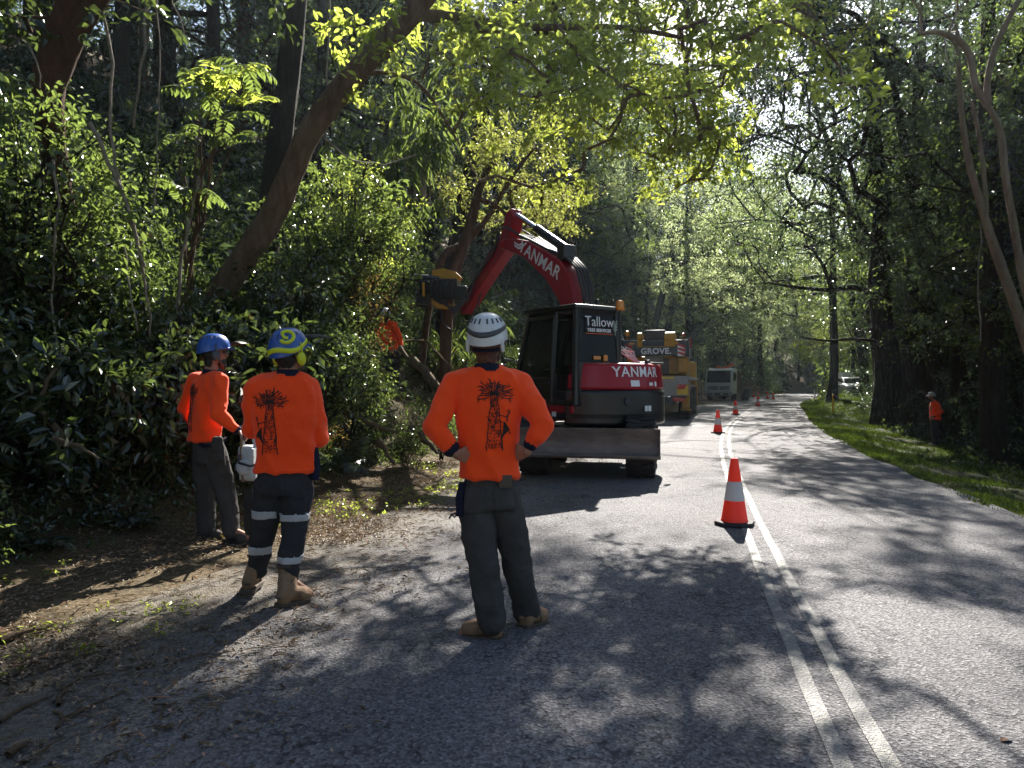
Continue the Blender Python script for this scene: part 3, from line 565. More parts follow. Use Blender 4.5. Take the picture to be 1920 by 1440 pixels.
# old red-barked tree near the top corner
rp = px_path([(170, 800, 8.6), (150, 560, 8.3), (125, 420, 7.9), (104, 300, 7.5), (84, 190, 7.2), (104, 110, 7.1), (136, 30, 7.0), (165, -70, 7.0), (190, -240, 7.2)]); rp[0][2] = gz(rp[0][0], rp[0][1]) - .2
T2 = np.random.default_rng(52)
make_tree('red_barked_tree', T2, rp, [.11, .11, .11, .12, .15, .17, .16, .15, .1], clumps_px(T2, [(200, -150, 7.4, 14, 90, .6), (60, -80, 7, 10, 80, .5), (380, -90, 7.6, 12, 70, .4), (40, 20, 7.6, 6, 40, .4)], True), .35, 34, .11, LF_G, BARK_R, 'crooked red-brown trunk with a side limb, standing in the darkest corner of the bank', extra=[(px_path([(104, 120, 7.1), (150, 50, 7.0), (190, -10, 6.9), (235, -80, 6.9)]), [.12, .1, .09, .07])], twig=.005)
# straight dark trunk behind the leaning one
sp = px_path([(470, 640, 12.5), (500, 440, 12.4), (528, 250, 12.4), (548, 80, 12.4), (560, -60, 12.4), (575, -300, 12.4)]); sp[0][2] = gz(sp[0][0], sp[0][1]) - .2
make_tree('ridged_tree', T2, sp, [.26, .22, .2, .19, .18, .14], clumps_px(T2, [(520, -300, 12.4, 40, 170, 1.2)]), .6, 40, .15, LF_D, BARK_D, 'upright ridged dark trunk directly behind the leaning trunk', twig=.006, cull=True)
# tree held by the digger head, with gold-green top
gp = px_path([(832, 760, 16.6), (836, 600, 16.6), (842, 540, 16.6), (868, 465, 16.6), (888, 400, 16.6), (900, 345, 16.7), (925, 300, 16.8)]); gp[0][2] = gz(gp[0][0], gp[0][1]) - .2
gl = [(px_path([(868, 462, 16.6), (835, 470, 16.5), (815, 520, 16.4), (800, 600, 16.3), (790, 690, 16.2)]), [.1, .09, .07, .08, .08]), (px_path([(895, 370, 16.7), (930, 385, 17), (980, 430, 17.2)]), [.06, .05, .03]), (px_path([(870, 460, 16.6), (915, 410, 17), (960, 330, 17.2), (1000, 280, 17.5)]), [.09, .06, .05, .03])]
gc = clumps_px(T2, [(960, 300, 17.2, 34, 50, .6), (1010, 360, 17.5, 36, 45, .6), (930, 270, 17, 20, 35, .5), (1000, 250, 17.6, 16, 30, .5), (1040, 400, 17.8, 16, 30, .4), (880, 350, 16.6, 12, 28, .4), (960, 420, 17, 14, 30, .4), (850, 350, 16.5, 6, 14, .3)], 'far')
make_tree('felled_tree', T2, gp, [.15, .14, .14, .13, .12, .09, .07], gc, .42, 70, .085, LF_O, BARK_B, 'forked tree with gold-green crown gripped by the digger head', extra=gl, twig=.006, fine=False)
# pale forked tree on the verge
pp = px_path([(2020, 830, 12), (1955, 640, 12), (1920, 540, 12), (1897, 400, 12), (1884, 330, 12), (1878, 240, 12), (1852, 198, 12)]); pp[0][2] = gz(pp[0][0], pp[0][1]) - .1
pl = [(px_path([(1852, 198, 12), (1828, 165, 12), (1820, 105, 12.1), (1806, 80, 12.1), (1760, 58, 12.2), (1728, 64, 12.3)]), [.055, .052, .05, .05, .042, .03]), (px_path([(1852, 198, 12), (1850, 150, 11.9), (1866, 85, 11.9), (1892, 35, 11.8), (1915, -10, 11.8), (1930, -90, 11.8)]), [.055, .05, .048, .045, .042, .04]), (px_path([(1728, 64, 12.3), (1726, 20, 12.4), (1730, -40, 12.5)]), [.022, .018, .015]), (px_path([(1778, 62, 12.2), (1795, 20, 12.3), (1830, -20, 12.4)]), [.02, .016, .014])]
T3 = np.random.default_rng(53)
make_tree('pale_forked_tree', T3, pp, [.085, .075, .066, .06, .055, .052, .048], clumps_px(T3, [(1740, -60, 12.5, 16, 70, .6), (1900, -120, 12, 18, 70, .6), (1660, -40, 13, 10, 50, .6)]), .36, 40, .09, LF_D, BARK_P, 'slender pale-barked tree with a snaking fork at head of its trunk', extra=pl, twig=.005)
p2 = px_path([(2000, 830, 14), (1915, 600, 14), (1862, 460, 14), (1840, 385, 14), (1815, 305, 14), (1806, 240, 14), (1800, 180, 14), (1795, 60, 14)]); p2[0][2] = gz(p2[0][0], p2[0][1]) - .1
make_tree('pale_stemmed_tree', T3, p2, [.12, .1, .09, .07, .062, .055, .05, .04], clumps_px(T3, [(1780, 0, 14.2, 20, 70, .8), (1830, 130, 14.2, 8, 50, .6)]), .42, 40, .1, LF_D, BARK_P, 'dull pale bent trunk just behind the slender forked one', twig=.005, extra=[(px_path([(1850, 420, 14), (1846, 330, 14), (1836, 250, 14.1), (1822, 190, 14.2)]), [.05, .045, .04, .03])])
# massive dark trunks over the verge
def big(px, d, rad, H, leanx, label, seed, crown=True, per=40, leaf=.17, lm=None, spread=4.5, extra=None, nc=120, cz=.62, bark=None, name='forest_tree', group=None, cull=True, more=None):
    q = np.random.default_rng(seed); X = (px - 960) / FPX * d; z = gz(X, d); k = 7; t = np.linspace(0, 1, k)
    path = [np.array([X + leanx * a + q.normal() * .12 * min(1, a * 4), d + q.normal() * .12 * min(1, a * 4), z - .2 + H * a]) for a in t]
    C = ell(q, nc, (X + leanx * .85, d, z + H * cz), (spread, spread, H * (1 - cz) * 1.05), .3) if crown else np.zeros((0, 3))
    if more is not None: C = np.concatenate([C, more])
    return make_tree(name, q, path, rad * (1 - .75 * t), C, spread * .16, per, leaf, lm or LF_D, bark or BARK_D, label, group=group, cull=cull, twig=.012, extra=extra)
bx = [(px_path([(1655, 560, 30), (1600, 535, 29.5), (1560, 545, 29), (1500, 540, 28.5), (1440, 530, 28)]), [.15, .11, .09, .07, .04]), (px_path([(1560, 545, 29), (1545, 500, 29), (1525, 470, 29)]), [.1, .07, .04]), (px_path([(1658, 480, 30), (1600, 400, 29.5), (1570, 350, 29), (1540, 320, 28.5)]), [.15, .11, .08, .05]), (px_path([(1570, 350, 29), (1520, 322, 28.5), (1490, 325, 28)]), [.1, .07, .04]), (px_path([(1600, 400, 29.5), (1630, 330, 30), (1640, 250, 30)]), [.12, .1, .06]), (px_path([(1655, 640, 30), (1600, 635, 29), (1550, 640, 28.5), (1500, 632, 28)]), [.07, .06, .045, .03])]
big(1665, 30, .55, 19, -.6, 'massive dark trunk with long limbs stretching over the road, at the verge', 61, extra=bx, nc=190, spread=6.5, cz=.6, per=60, lm=LF_D, more=np.concatenate([clumps_px(T3, [(1500, 60, 29, 40, 75, 2), (1610, 150, 30, 45, 80, 2), (1480, 230, 28, 34, 60, 1.5), (1400, 330, 28, 26, 60, 1.5), (1560, 320, 29, 30, 70, 1.5), (1690, 60, 28, 34, 80, 2), (1470, 430, 28, 16, 60, 1.5), (1560, 460, 28, 14, 60, 1.5), (1420, 130, 31, 18, 40, 1.5)])]))
big(1712, 29, .5, 20, .5, 'broad dark trunk standing hard beside the massive limbed one', 62, nc=120, spread=5)
big(1800, 26, .3, 17, .2, 'dark vine-clad trunk behind the watching worker', 63, nc=110, spread=4)
big(1870, 17, .28, 17, -.3, 'dark upright trunk behind the pale forked tree', 64, nc=110, spread=4)
big(1560, 47, .3, 20, .2, 'straight tree above the parked car roof', 65, nc=120, spread=5, lm=LF_M)
big(1425, 105, .4, 30, 0, 'tall slim trunk beyond the white truck', 66, nc=230, spread=9, lm=LF_S, per=60, leaf=.34, cull=False)
big(1362, 86, .35, 27, .3, 'sun-silvered tree rising behind the white truck cab', 67, nc=330, spread=9.5, lm=LF_S, cz=.5, per=50, leaf=.26, cull=False)
big(1295, 66, .3, 21, 0, 'sun-silvered tree over the yellow crane', 68, nc=300, spread=7.5, lm=LF_S, cz=.5, per=50, leaf=.22, cull=False)
big(1490, 142, .4, 30, 0, 'grey-green tree at the bend of the road', 69, nc=260, spread=11, lm=LF_S, cz=.45, per=60, leaf=.4, cull=False)
big(1555, 72, .3, 15, 0, 'bright low tree over the road beyond the parked cars', 70, nc=160, spread=5, lm=LF_Y, cz=.6, per=60, leaf=.22)
for k_, (a_, b_, H_, lb_) in enumerate([(930, 46, 27, 'tall hillside tree above the digger boom'), (1080, 50, 29, 'tall hillside tree in line with the cab beacon'), (1190, 58, 32, 'tall hillside tree over the crane'), (1290, 64, 35, 'tallest hillside tree beyond the crane'), (800, 34, 24, 'hillside tree past the digger head'), (680, 30, 23, 'hillside tree past the cane grass')]): big(a_, b_, .3, H_, 0, lb_, 200 + k_, nc=260, spread=6.5, cz=.5, per=46, leaf=.26, lm=[LF_D, LF_M][k_ % 2])
for k_, (a_, b_, H_, lb_) in enumerate([(60, 17, 17, 'dark tree directly behind the red-brown trunk'), (230, 19, 18, 'dark slope tree between the red-brown trunk and the sapling'), (400, 21, 18, 'dark slope tree behind the glowing sapling'), (600, 24, 19, 'dark slope tree just past the leaning trunk'), (1850, 34, 22, 'tall dark forest tree far behind the pale forked one'), (1760, 38, 24, 'tall dark forest tree far behind the watching worker')]): big(a_, b_, .24, H_, 0, lb_, 220 + k_, nc=200, spread=5, cz=.5, per=50, leaf=.2, lm=LF_D)
sq = np.random.default_rng(301); sX = float(xof(-7, 48)); sz = gz(sX, 48); st = np.linspace(0, 1, 7)
make_tree('sun_silvered_tree', sq, [np.array([sX + 3.2 * a ** 1.5, 48 - 1.2 * a, sz - .2 + 13.5 * a]) for a in st], .3 * (1 - .7 * st), clumps_px(sq, [(1285, 430, 46, 55, 42, 1.2), (1365, 415, 46, 60, 45, 1.2), (1430, 480, 47, 45, 36, 1.2), (1330, 525, 46, 45, 40, 1.2), (1400, 365, 47, 40, 45, 1.2), (1270, 510, 45, 30, 36, 1.2), (1450, 560, 47, 20, 30, 1), (1310, 355, 46, 24, 30, 1)]), .72, 44, .16, LF_S, BARK_D, 'sun-silvered tree leaning out over the crane, brightest of the roadside trees', twig=.008)
sX = float(xof(7.2, 53)); sz = gz(sX, 53)
make_tree('sun_silvered_tree', sq, [np.array([sX - 1.5 * a ** 1.5, 53 - .8 * a, sz - .2 + 15 * a]) for a in st], .3 * (1 - .7 * st), clumps_px(sq, [(1505, 430, 50, 34, 40, 1.2), (1560, 370, 51, 40, 45, 1.2), (1610, 460, 52, 34, 36, 1.2), (1525, 320, 51, 26, 40, 1.2), (1590, 280, 52, 26, 40, 1.2), (1470, 350, 50, 24, 36, 1.2), (1560, 480, 50, 20, 36, 1)]), .72, 44, .16, LF_S, BARK_D, 'sun-silvered tree between the long-limbed trunk and the parked cars', twig=.008)
# canopy across the road, high above the frame
T4 = np.random.default_rng(54)
def canopy(name, X, d, rad, H, lx, ly, zr, box, n, label, lm, leaf, cr=.55, per=46):
    z = gz(X, d); t = np.linspace(0, 1, 7); path = [np.array([X + lx * a ** 1.6, d + ly * a ** 1.6, z - .2 + H * a]) for a in t]
    C = shade_clumps(T4, n, zr, lambda C: (C[:, 0] > box[0]) & (C[:, 0] < box[1]) & (C[:, 1] > box[2]) & (C[:, 1] < box[3]))
    make_tree(name, T4, path, rad * (1 - .72 * t), C, cr, per, leaf, lm, BARK_D, label, twig=.01)
canopy('overhanging_tree', float(xof(7.4, 27.5)), 27.5, .32, 15, -2.5, -1, (8, 17), (5, 16, 13, 32), 170, 'tall verge tree whose high crown shades the road before the big trunks', LF_D, .15)
canopy('overhanging_tree', float(xof(-8, 21)), 21, .3, 14, 3, 1, (9, 18), (-7, 6.5, 13, 30), 150, 'tall bank tree whose high crown hangs over the digger', LF_Y, .14)
canopy('overhanging_tree', float(xof(7, 40)), 40, .35, 18, -4, 0, (9, 19), (4, 22, 28, 52), 170, 'tall roadside tree spreading high over the far cones', LF_M, .2, .75)
def far_shade(n, dr, zr, box):
    q = T4; m = 4000; d = dr[0] + (dr[1] - dr[0]) * q.random(m); X = xof(-5 + 9 * q.random(m), d); z = zr[0] + (zr[1] - zr[0]) * q.random(m); C = np.stack([X, d, 0 * z], 1) + SV * (z / SV[2])[:, None]
    C = C[(C[:, 0] > box[0]) & (C[:, 0] < box[1]) & (C[:, 1] > box[2]) & (C[:, 1] < box[3])]; G = C - SV * (C[:, 2] / SV[2])[:, None]; C = C[(vnoise(G[:, :2] * [.35, .8], 55) > .47) & keep_clump(C, q, .1)]; return C[:n]
for (du, d_, zr_, n_, lb) in ((7.2, 52, (8, 16), 230, 'spreading roadside tree beyond the far cones'), (7.5, 72, (8, 18), 260, 'spreading roadside tree beside the parked cars'), (-8, 60, (9, 17), 200, 'spreading bank tree over the white truck')):
    X_ = float(xof(du, d_)); t = np.linspace(0, 1, 7); z_ = gz(X_, d_); pa = [np.array([X_ - math.copysign(3, du) * a ** 1.6, d_, z_ - .2 + 15 * a]) for a in t]
    make_tree('overhanging_tree', T4, pa, .34 * (1 - .72 * t), far_shade(n_, (d_ - 32, d_ + 2), zr_, (X_ - 14, X_ + 12, d_ - 14, d_ + 14)), .75, 46, .2, LF_M, BARK_D, lb, twig=.01)
# forest copies
FT = []
def ftree(seed, H, r, nc, per, leaf, lm, low, bark, crownr):
    q = np.random.default_rng(seed); t = np.linspace(0, 1, 7); path = [np.array([q.normal() * .18 * min(1, 3 * a), q.normal() * .18 * min(1, 3 * a), -.4 + H * a]) for a in t]
    C = ell(q, nc, (0, 0, H * (low + (1.05 - low) / 2)), (crownr, crownr, H * (1.05 - low) / 2), .3)
    return make_tree('forest_tree', q, path, r * (1 - .8 * t), C, crownr * .2, per, leaf, lm, bark, 'forest tree', group='trees of the forest', twig=.012)
FT = [ftree(71, 15, .22, 150, 46, .2, LF_D, .3, BARK_D, 3.4), ftree(72, 18, .25, 170, 46, .22, LF_D, .45, BARK_D, 3.6), ftree(73, 12, .16, 130, 46, .17, LF_M, .15, BARK_B, 3.0), ftree(74, 20, .28, 170, 44, .24, LF_M, .5, BARK_B, 4.0)]
def conif(seed, H):
    q = np.random.default_rng(seed); path = [np.array([0, 0, -.4 + H * a]) for a in np.linspace(0, 1, 6)]; n = 190; z = q.random(n) ** 1.1; a = q.random(n) * 6.28; r = (1 - z) * 2.6 + .2
    C = np.stack([np.cos(a) * r * (.4 + .6 * q.random(n)), np.sin(a) * r * (.4 + .6 * q.random(n)), H * (.12 + .88 * z)], 1)
    return make_tree('conifer', q, path, .24 * (1 - .85 * np.linspace(0, 1, 6)), C, .6, 60, .26, LF_B, BARK_D, 'dark conifer', group='conifers at the valley end', twig=.012, aspect=.16, droop=.7)
FT.append(conif(75, 18)); FT.append(ftree(77, 12, .16, 230, 66, .13, LF_D, .06, BARK_D, 3.0)); FT.append(ftree(78, 16, .2, 260, 66, .15, LF_M, .1, BARK_D, 3.4)); FT.append(ftree(79, 17, .2, 260, 66, .17, LF_S, .1, BARK_D, 3.8))
fused = set()
def plant_tree(i, X, d, s, label, grp):
    o = FT[i] if i not in fused else copy_tree(FT[i]); fused.add(i); o.location = (X, d, gz(X, d)); o.rotation_euler = (rg.normal() * .03, rg.normal() * .03, rg.random() * 6.28); o.scale = (s, s, s * (.9 + .25 * rg.random())); o['label'] = label; o['group'] = grp
def free(X, d):
    """no shade thrown on the sunny stretches by a shared copy"""
    C = np.array([[X + 2.6 * a, d + 2.6 * b_, gz(X, d) + h] for h in (4., 7, 10, 13, 16) for a, b_ in ((0, 0), (1, 0), (-1, 0), (0, 1), (0, -1))]); t = C[:, 2] / SV[2]; G = C - SV * t[:, None]
    L = litness(G[:, 0], G[:, 1]); inroad = (uof(G[:, 0], G[:, 1]) > -5.5) & (uof(G[:, 0], G[:, 1]) < 3) & (G[:, 1] > 2.5) & (G[:, 1] < 40)
    for T in TARGETS:
        D = C - T[:3]; s = D @ SV; q = np.linalg.norm(D - s[:, None] * SV, axis=1)
        if ((s > 1) & (q < T[3] + 2.2)).any(): return False
    return (inroad & (L > .7)).sum() < 2 and not (abs(960 + X / d * FPX - 1752) < 45 and d < 22.5)
def scatter(n, ur, dr, kinds, sr, label, grp, mind, seed, pxr=(-500, 2500), check=True):
    q = np.random.default_rng(seed); done = []; tries = 0
    while len(done) < n and tries < 4000:
        tries += 1; d = dr[0] + (dr[1] - dr[0]) * q.random(); u = ur[0] + (ur[1] - ur[0]) * q.random(); X = float(xof(u, d)); px = 960 + X / (d if abs(d) > .5 else .5) * FPX
        if (d < 0 and abs(u) < 5) or not pxr[0] < px < pxr[1] or any((X - a) ** 2 + (d - b) ** 2 < mind ** 2 for a, b in done): continue
        if check and not free(X, d): continue
        done.append((X, d)); plant_tree(int(q.choice(kinds)), X, d, sr[0] + (sr[1] - sr[0]) * q.random(), label, grp)
scatter(34, (-46, -10.5), (9, 34), [0, 1, 1, 3], (.75, 1.1), 'dark forest tree standing up the slope behind the workers', 'trees up the slope behind the workers', 3.2, 81, (-350, 760))
scatter(34, (-40, -8.5), (24, 80), [0, 1, 6, 7, 4, 6], (.8, 1.15), 'forest tree on the hillside behind the digger', 'trees on the hillside behind the digger', 3.4, 82, (500, 1350))
scatter(24, (-26, -6.5), (45, 112), [4, 4, 7, 6], (.8, 1.2), 'dark tree on the far side of the crane', 'trees beyond the crane', 4, 83, (1000, 1500), False)
for (px_, d_, s_) in [(1735, 34, 1), (1795, 27, .95), (1862, 19, .8), (1905, 23, .9), (1715, 43, 1), (1690, 41, 1.1), (1765, 46, 1.1), (1840, 38, 1), (1945, 17, .8), (1545, 75, 1.2), (1650, 68, 1.3), (1720, 56, 1.2)]: plant_tree(5 + (int(px_) % 2), (px_ - 960) / FPX * d_, d_, s_, 'densely leafed tree below the verge', 'leafy trees below the verge')
scatter(26, (8.2, 30), (12, 40), [5, 5, 6, 5], (.7, 1.05), 'densely leafed tree below the verge', 'leafy trees below the verge', 2.6, 90, (1500, 2300))
scatter(46, (7.5, 40), (13, 60), [0, 1, 1, 3, 0, 6], (.75, 1.1), 'dark tree in the forest below the verge', 'trees below the verge', 3.0, 84, (1480, 2300))
scatter(34, (6.5, 40), (55, 112), [6, 7, 7, 6, 3, 1], (.8, 1.15), 'tree in the forest beyond the parked cars', 'trees beyond the parked cars', 4.2, 85, (1450, 2000), False)
scatter(14, (-9, 12), (120, 150), [6, 7, 7, 6], (.9, 1.3), 'tree closing the view past the bend', 'trees past the bend', 4, 86, (1200, 1750), False)
scatter(20, (-24, 24), (-34, -7), [0, 1, 2, 3], (.8, 1.1), 'tree behind the viewer', 'trees behind the viewer', 4.2, 87, (-1e9, 1e9), False)
for i in range(len(FT)):
    if i not in fused: plant_tree(i, 30, 95, 1, 'tree in the forest beyond the parked cars', 'trees beyond the parked cars')
# far forest that reads as one mass
q = np.random.default_rng(91); n = 9000; az = R(-42) + R(90) * q.random(n); dist = 88 + 75 * q.random(n) ** 1.2; X = np.sin(az) * dist; d = np.cos(az) * dist; z = zg(X, d) + 38 * q.random(n) ** 1.0
u_ = uof(X, d); m = (np.abs(u_) > 7) | (d > 124); C = np.stack([X, d, z], 1)[m]
V, F = clump_leaves(q, C, 1.7 * (.6 + .8 * q.random(len(C))), 40, .55, .5, .3, .75, .8); tag(link('forest', np_mesh('forest', V, F), LF_D), kind='stuff')
# hanging vines
q = np.random.default_rng(92)
for k, (pts, r) in enumerate([([(203, -30, 7), (212, 120, 7), (207, 250, 7.05), (222, 330, 7.1), (240, 400, 7.2), (262, 470, 7.3), (275, 560, 7.4), (280, 640, 7.5)], .014), ([(296, -30, 7.4), (300, 130, 7.4), (294, 250, 7.5), (290, 420, 7.6)], .008), ([(168, 230, 7), (190, 270, 7), (225, 350, 7.1), (250, 420, 7.2), (272, 500, 7.3)], .02), ([(100, 300, 6.8), (104, 420, 6.8), (101, 520, 6.9), (106, 640, 6.9)], .012), ([(618, -20, 9.2), (616, 80, 9.2), (614, 160, 9.3)], .012), ([(277, 0, 8.8), (262, 130, 8.8), (250, 240, 8.8)], .018), ([(232, 460, 7), (244, 540, 7), (258, 620, 7)], .008), ([(1068, 440, 15), (1080, 470, 15), (1092, 520, 15), (1112, 570, 15)], .008), ([(880, 180, 14), (850, 300, 14), (845, 420, 14)], .008), ([(320, -20, 8), (345, 60, 8), (330, 110, 8)], .007), ([(52, 80, 6.6), (72, 130, 6.6), (75, 165, 6.7)], .008), ([(330, 580, 8.3), (340, 480, 8.3), (360, 400, 8.4), (372, 330, 8.4)], .02), ([(610, 260, 9), (660, 300, 9.6), (720, 310, 10.4), (780, 290, 11)], .009), ([(1770, 70, 12), (1776, 110, 12), (1782, 140, 12)], .012), ([(1838, 420, 15), (1834, 520, 15), (1838, 640, 15)], .015)]):
    P = np.array([at(*p) for p in pts]); P = np.concatenate([wob(q, P[i], P[i + 1], 4, .03)[:-1] for i in range(len(P) - 1)] + [P[-1:]]); V, F = tubes_np([(P, r * np.linspace(1.1, .8, len(P)))], 6)
    b = P[-1]; o = link('hanging_vine', np_mesh('hanging_vine', V - b, F, True), VINE_M); o.location = b
    tag(o, ['pale twisting vine hanging beside the red-brown trunk', 'thin straight vine hanging in the darkness left of the glowing sapling', 'thick snapped grey branch angled among the vines', 'wavy thin vine dropping into the glossy shrubs below the red-brown trunk', 'short vine hanging from the leaning trunk', 'straight grey liana behind the pale twisting vine', 'fine vine trailing at the foot of the snapped branch', 'thin trailing vine with few leaves above the cab beacon', 'fine drooping vine left of the gold-green crown', 'short curled vine at the very top of the dark bank', 'short curled vine beside the red-brown trunk', 'slanting thin grey stem below the glowing sapling', 'slack vine strung from the leaning trunk towards the cane grass', 'curled vine hanging from the pale forked tree', 'dark vine on the trunks behind the pale forked tree'][k], 'vine')
# grass on the verge
q = np.random.default_rng(93); n = 210000; d = 5 + 55 * q.random(n) ** 1.9; u = 2.85 + 6.2 * q.random(n) ** 1.25; X = xof(u, d); pn = vnoise(np.stack([X, d], 1) * .9, 31); m = pn + .3 * q.random(n) > .30 + .35 * (u - 2.9) / 6; X, d = X[m], d[m]; P = np.stack([X, d, zg(X, d) - .01], 1); n = len(P)
h = (.02 + .06 * q.random(n) ** 1.6) * (.5 + 1.0 * vnoise(P[:, :2] * 1.7, 33)) * (1 + d / 40); A = q.normal(size=(n, 3)) * .45 + [0, 0, 1]; V, F = leaf_arrays(P, A, q.normal(size=(n, 3)) + [0, 0, .3], h, h * .035 + .002, .05, .5, False); tag(link('grass', np_mesh('grass', V, F), GRASS_M), kind='stuff')
# litter on the shoulder
q = np.random.default_rng(94); n = 62000; d = 1.6 + 22 * q.random(n) ** 1.3; u = -3.75 - 2.4 * np.where(q.random(n) < .8, np.clip(np.abs(q.normal(size=n)) * .55, 0, 1.2 + .2 * q.random(n)), -.75 * q.random(n) ** 2.2); X = xof(u, d); keep = (vnoise(np.stack([X, d], 1) * 1.3, 37) + .3 * q.random(n)) * (.55 + np.clip((-u - 3.7) * .35, 0, .6)) > .42
X, d = X[keep], d[keep]; n = len(X); P = np.stack([X, d, np.maximum(zg(X, d), .004) + .01 + .012 * q.random(n)], 1); A = q.normal(size=(n, 3)) * [1, 1, .12]; V, F = leaf_arrays(P, A, np.array([0, 0, 1.]) + q.normal(size=(n, 3)) * .25, .018 + .055 * q.random(n) ** 2, .008 + .018 * q.random(n), .25, .2, False); 
n2 = 9000; d2 = 1.6 + 16 * q.random(n2) ** 1.3; u2 = -3.9 - 1.9 * (-.6 + 1.8 * q.random(n2)); X2 = xof(u2, d2); A2 = q.normal(size=(n2, 3)) * [1, 1, .06]; V2, F2 = leaf_arrays(np.stack([X2, d2, np.maximum(zg(X2, d2), .004) + .012], 1), A2, np.array([0, 0, 1.]) + q.normal(size=(n2, 3)) * .1, .04 + .13 * q.random(n2) ** 2, .003 + .005 * q.random(n2), .3, .1, False)
V, F = merge([(V, F), (V2, F2)]); tag(link('leaf_litter', np_mesh('leaf_litter', V, F), LITTER), kind='stuff')
q = np.random.default_rng(95); n = 700; d = 2 + 14 * q.random(n); u = -3.6 - 2.0 * q.random(n); X = xof(u, d); m = vnoise(np.stack([X, d], 1) * 1.1, 38) > .6; X, d = X[m], d[m]
V, F = clump_leaves(q, np.stack([X, d, np.maximum(zg(X, d), .004) + .03], 1), .07, 12, .035, .5, .1, .5, .5); tag(link('weeds', np_mesh('weeds', V, F), LF_Y), kind='stuff')
# ------------------------------------------------------------------ machines
M_RED = mat('dark red machine paint', (.34, .010, .024), .38, 0, .12, 5, coat=.12, spec=.35)
M_BLK = mat('black machine paint', (.012, .012, .013), .35, 0, .3, 6, coat=.2)
M_GRY = mat('dark grey plastic', (.035, .036, .04), .55, 0, .2, 8)
M_RUB = mat('tyre rubber', (.018, .017, .017), .85, 0, .3, 10, bump=.3, dirt=(.06, .055, .045))
M_STL = mat('worn blade steel', (.15, .125, .11), .62, .15, .25, 4, bump=.3, bscale=40, dirt=(.24, .2, .17), stretch=(1, 1, 3))
M_CHR = mat('polished rod', (.75, .76, .78), .14, 1, .05)
M_YEL = mat('machine yellow', (.52, .27, .012), .42, 0, .15, 5, dirt=(.35, .2, .03))
M_CRG = mat('crane grey paint', (.05, .06, .065), .5, 0, .15, 5)
M_LGR = mat('light grey paint', (.33, .33, .31), .5, 0, .12, 5, dirt=(.22, .2, .17))
M_WHT = mat('white paint', (.62, .63, .62), .4, 0, .06, 4, coat=.3)
M_LET = mat('white lettering', (.8, .8, .8), .5, 0, .03)
M_ORL = mat('red orange underline', (.7, .12, .03), .5)
M_AMB = mat('amber lens', (.75, .26, .015), .25, 0, .1, spec=.8)
M_RLN = mat('red lens', (.45, .015, .012), .25, 0, .1, spec=.8)
M_RFY = mat('yellow reflector', (.75, .5, .03), .4)
M_SKY = mat('silver trim', (.5, .5, .5), .3, .8)
M_ORG = mat('orange machine paint', (.62, .12, .02), .45)
M_BLUE = mat('blue hook paint', (.03, .06, .2), .4)
M_DECK = mat('timber deck boards', (.12, .07, .045), .8, 0, .3, 12, stretch=(1, 6, 6))
def glassmat(name, col, tint=.5):
    m, n, b = _new(name); b.inputs['Base Color'].default_value = (*col, 1); b.inputs['Roughness'].default_value = .04; b.inputs['Specular IOR Level'].default_value = .35
    t = n.nodes.new('ShaderNodeBsdfTransparent'); t.inputs[0].default_value = (tint, tint * 1.03, tint, 1); mx = n.nodes.new('ShaderNodeMixShader')
    mx.inputs[0].default_value = .42; n.links.new(t.outputs[0], mx.inputs[1]); n.links.new(b.outputs[0], mx.inputs[2]); n.links.new(mx.outputs[0], n.nodes['Material Output'].inputs[0]); MATS[name] = m; return m
M_GLS = glassmat('tinted cab glass', (.008, .011, .01), .35)
def wheel(parent, c, r, wdt, axis_yaw, rimm, lugs=22, name='wheel', dual=False):
    """hub and rim, the tyre as its child; axle along local x turned by axis_yaw"""
    Mw = Matrix.Translation(c) @ Matrix.Rotation(axis_yaw, 4, 'Z'); h = wdt / 2
    m = MB(Mw); m.lathe([(.0, -h * .5), (r * .2, -h * .5), (r * .22, -h * .75), (r * .45, -h * .6), (r * .56, -h * .8), (r * .6, -h * .8), (r * .6, h * .8), (r * .56, h * .8), (r * .45, h * .6), (r * .22, h * .75), (r * .2, h * .5), (0, h * .5)], axis='X', n=28)
    for i in range(8):
        a = i * math.pi / 4
        for s in (-1, 1): m.cyl((s * h * .62, r * .33 * math.cos(a), r * .33 * math.sin(a)), (s * h * .74, r * .33 * math.cos(a), r * .33 * math.sin(a)), r * .03, n=6)
    wo = m.build(name, rimm, parent)
    t = MB(Mw); t.lathe([(r * .58, -h * .82), (r * .7, -h * .98), (r * .86, -h), (r * .955, -h * .86), (r * .965, 0), (r * .955, h * .86), (r * .86, h), (r * .7, h * .98), (r * .58, h * .82)], axis='X', n=40)
    for i in range(lugs):
        for s in (-1, 1):
            a = 2 * math.pi * (i + (.5 if s > 0 else 0)) / lugs; rot = Matrix.Rotation(a, 3, 'X') @ Matrix.Rotation(s * .35, 3, 'Z')
            t.box(Matrix.Rotation(a, 3, 'X') @ Vector((s * h * .5, 0, r * .965)), (h * .92, r * .11, r * .07), rot)
    t.build('tyre', M_RUB, wo); return wo
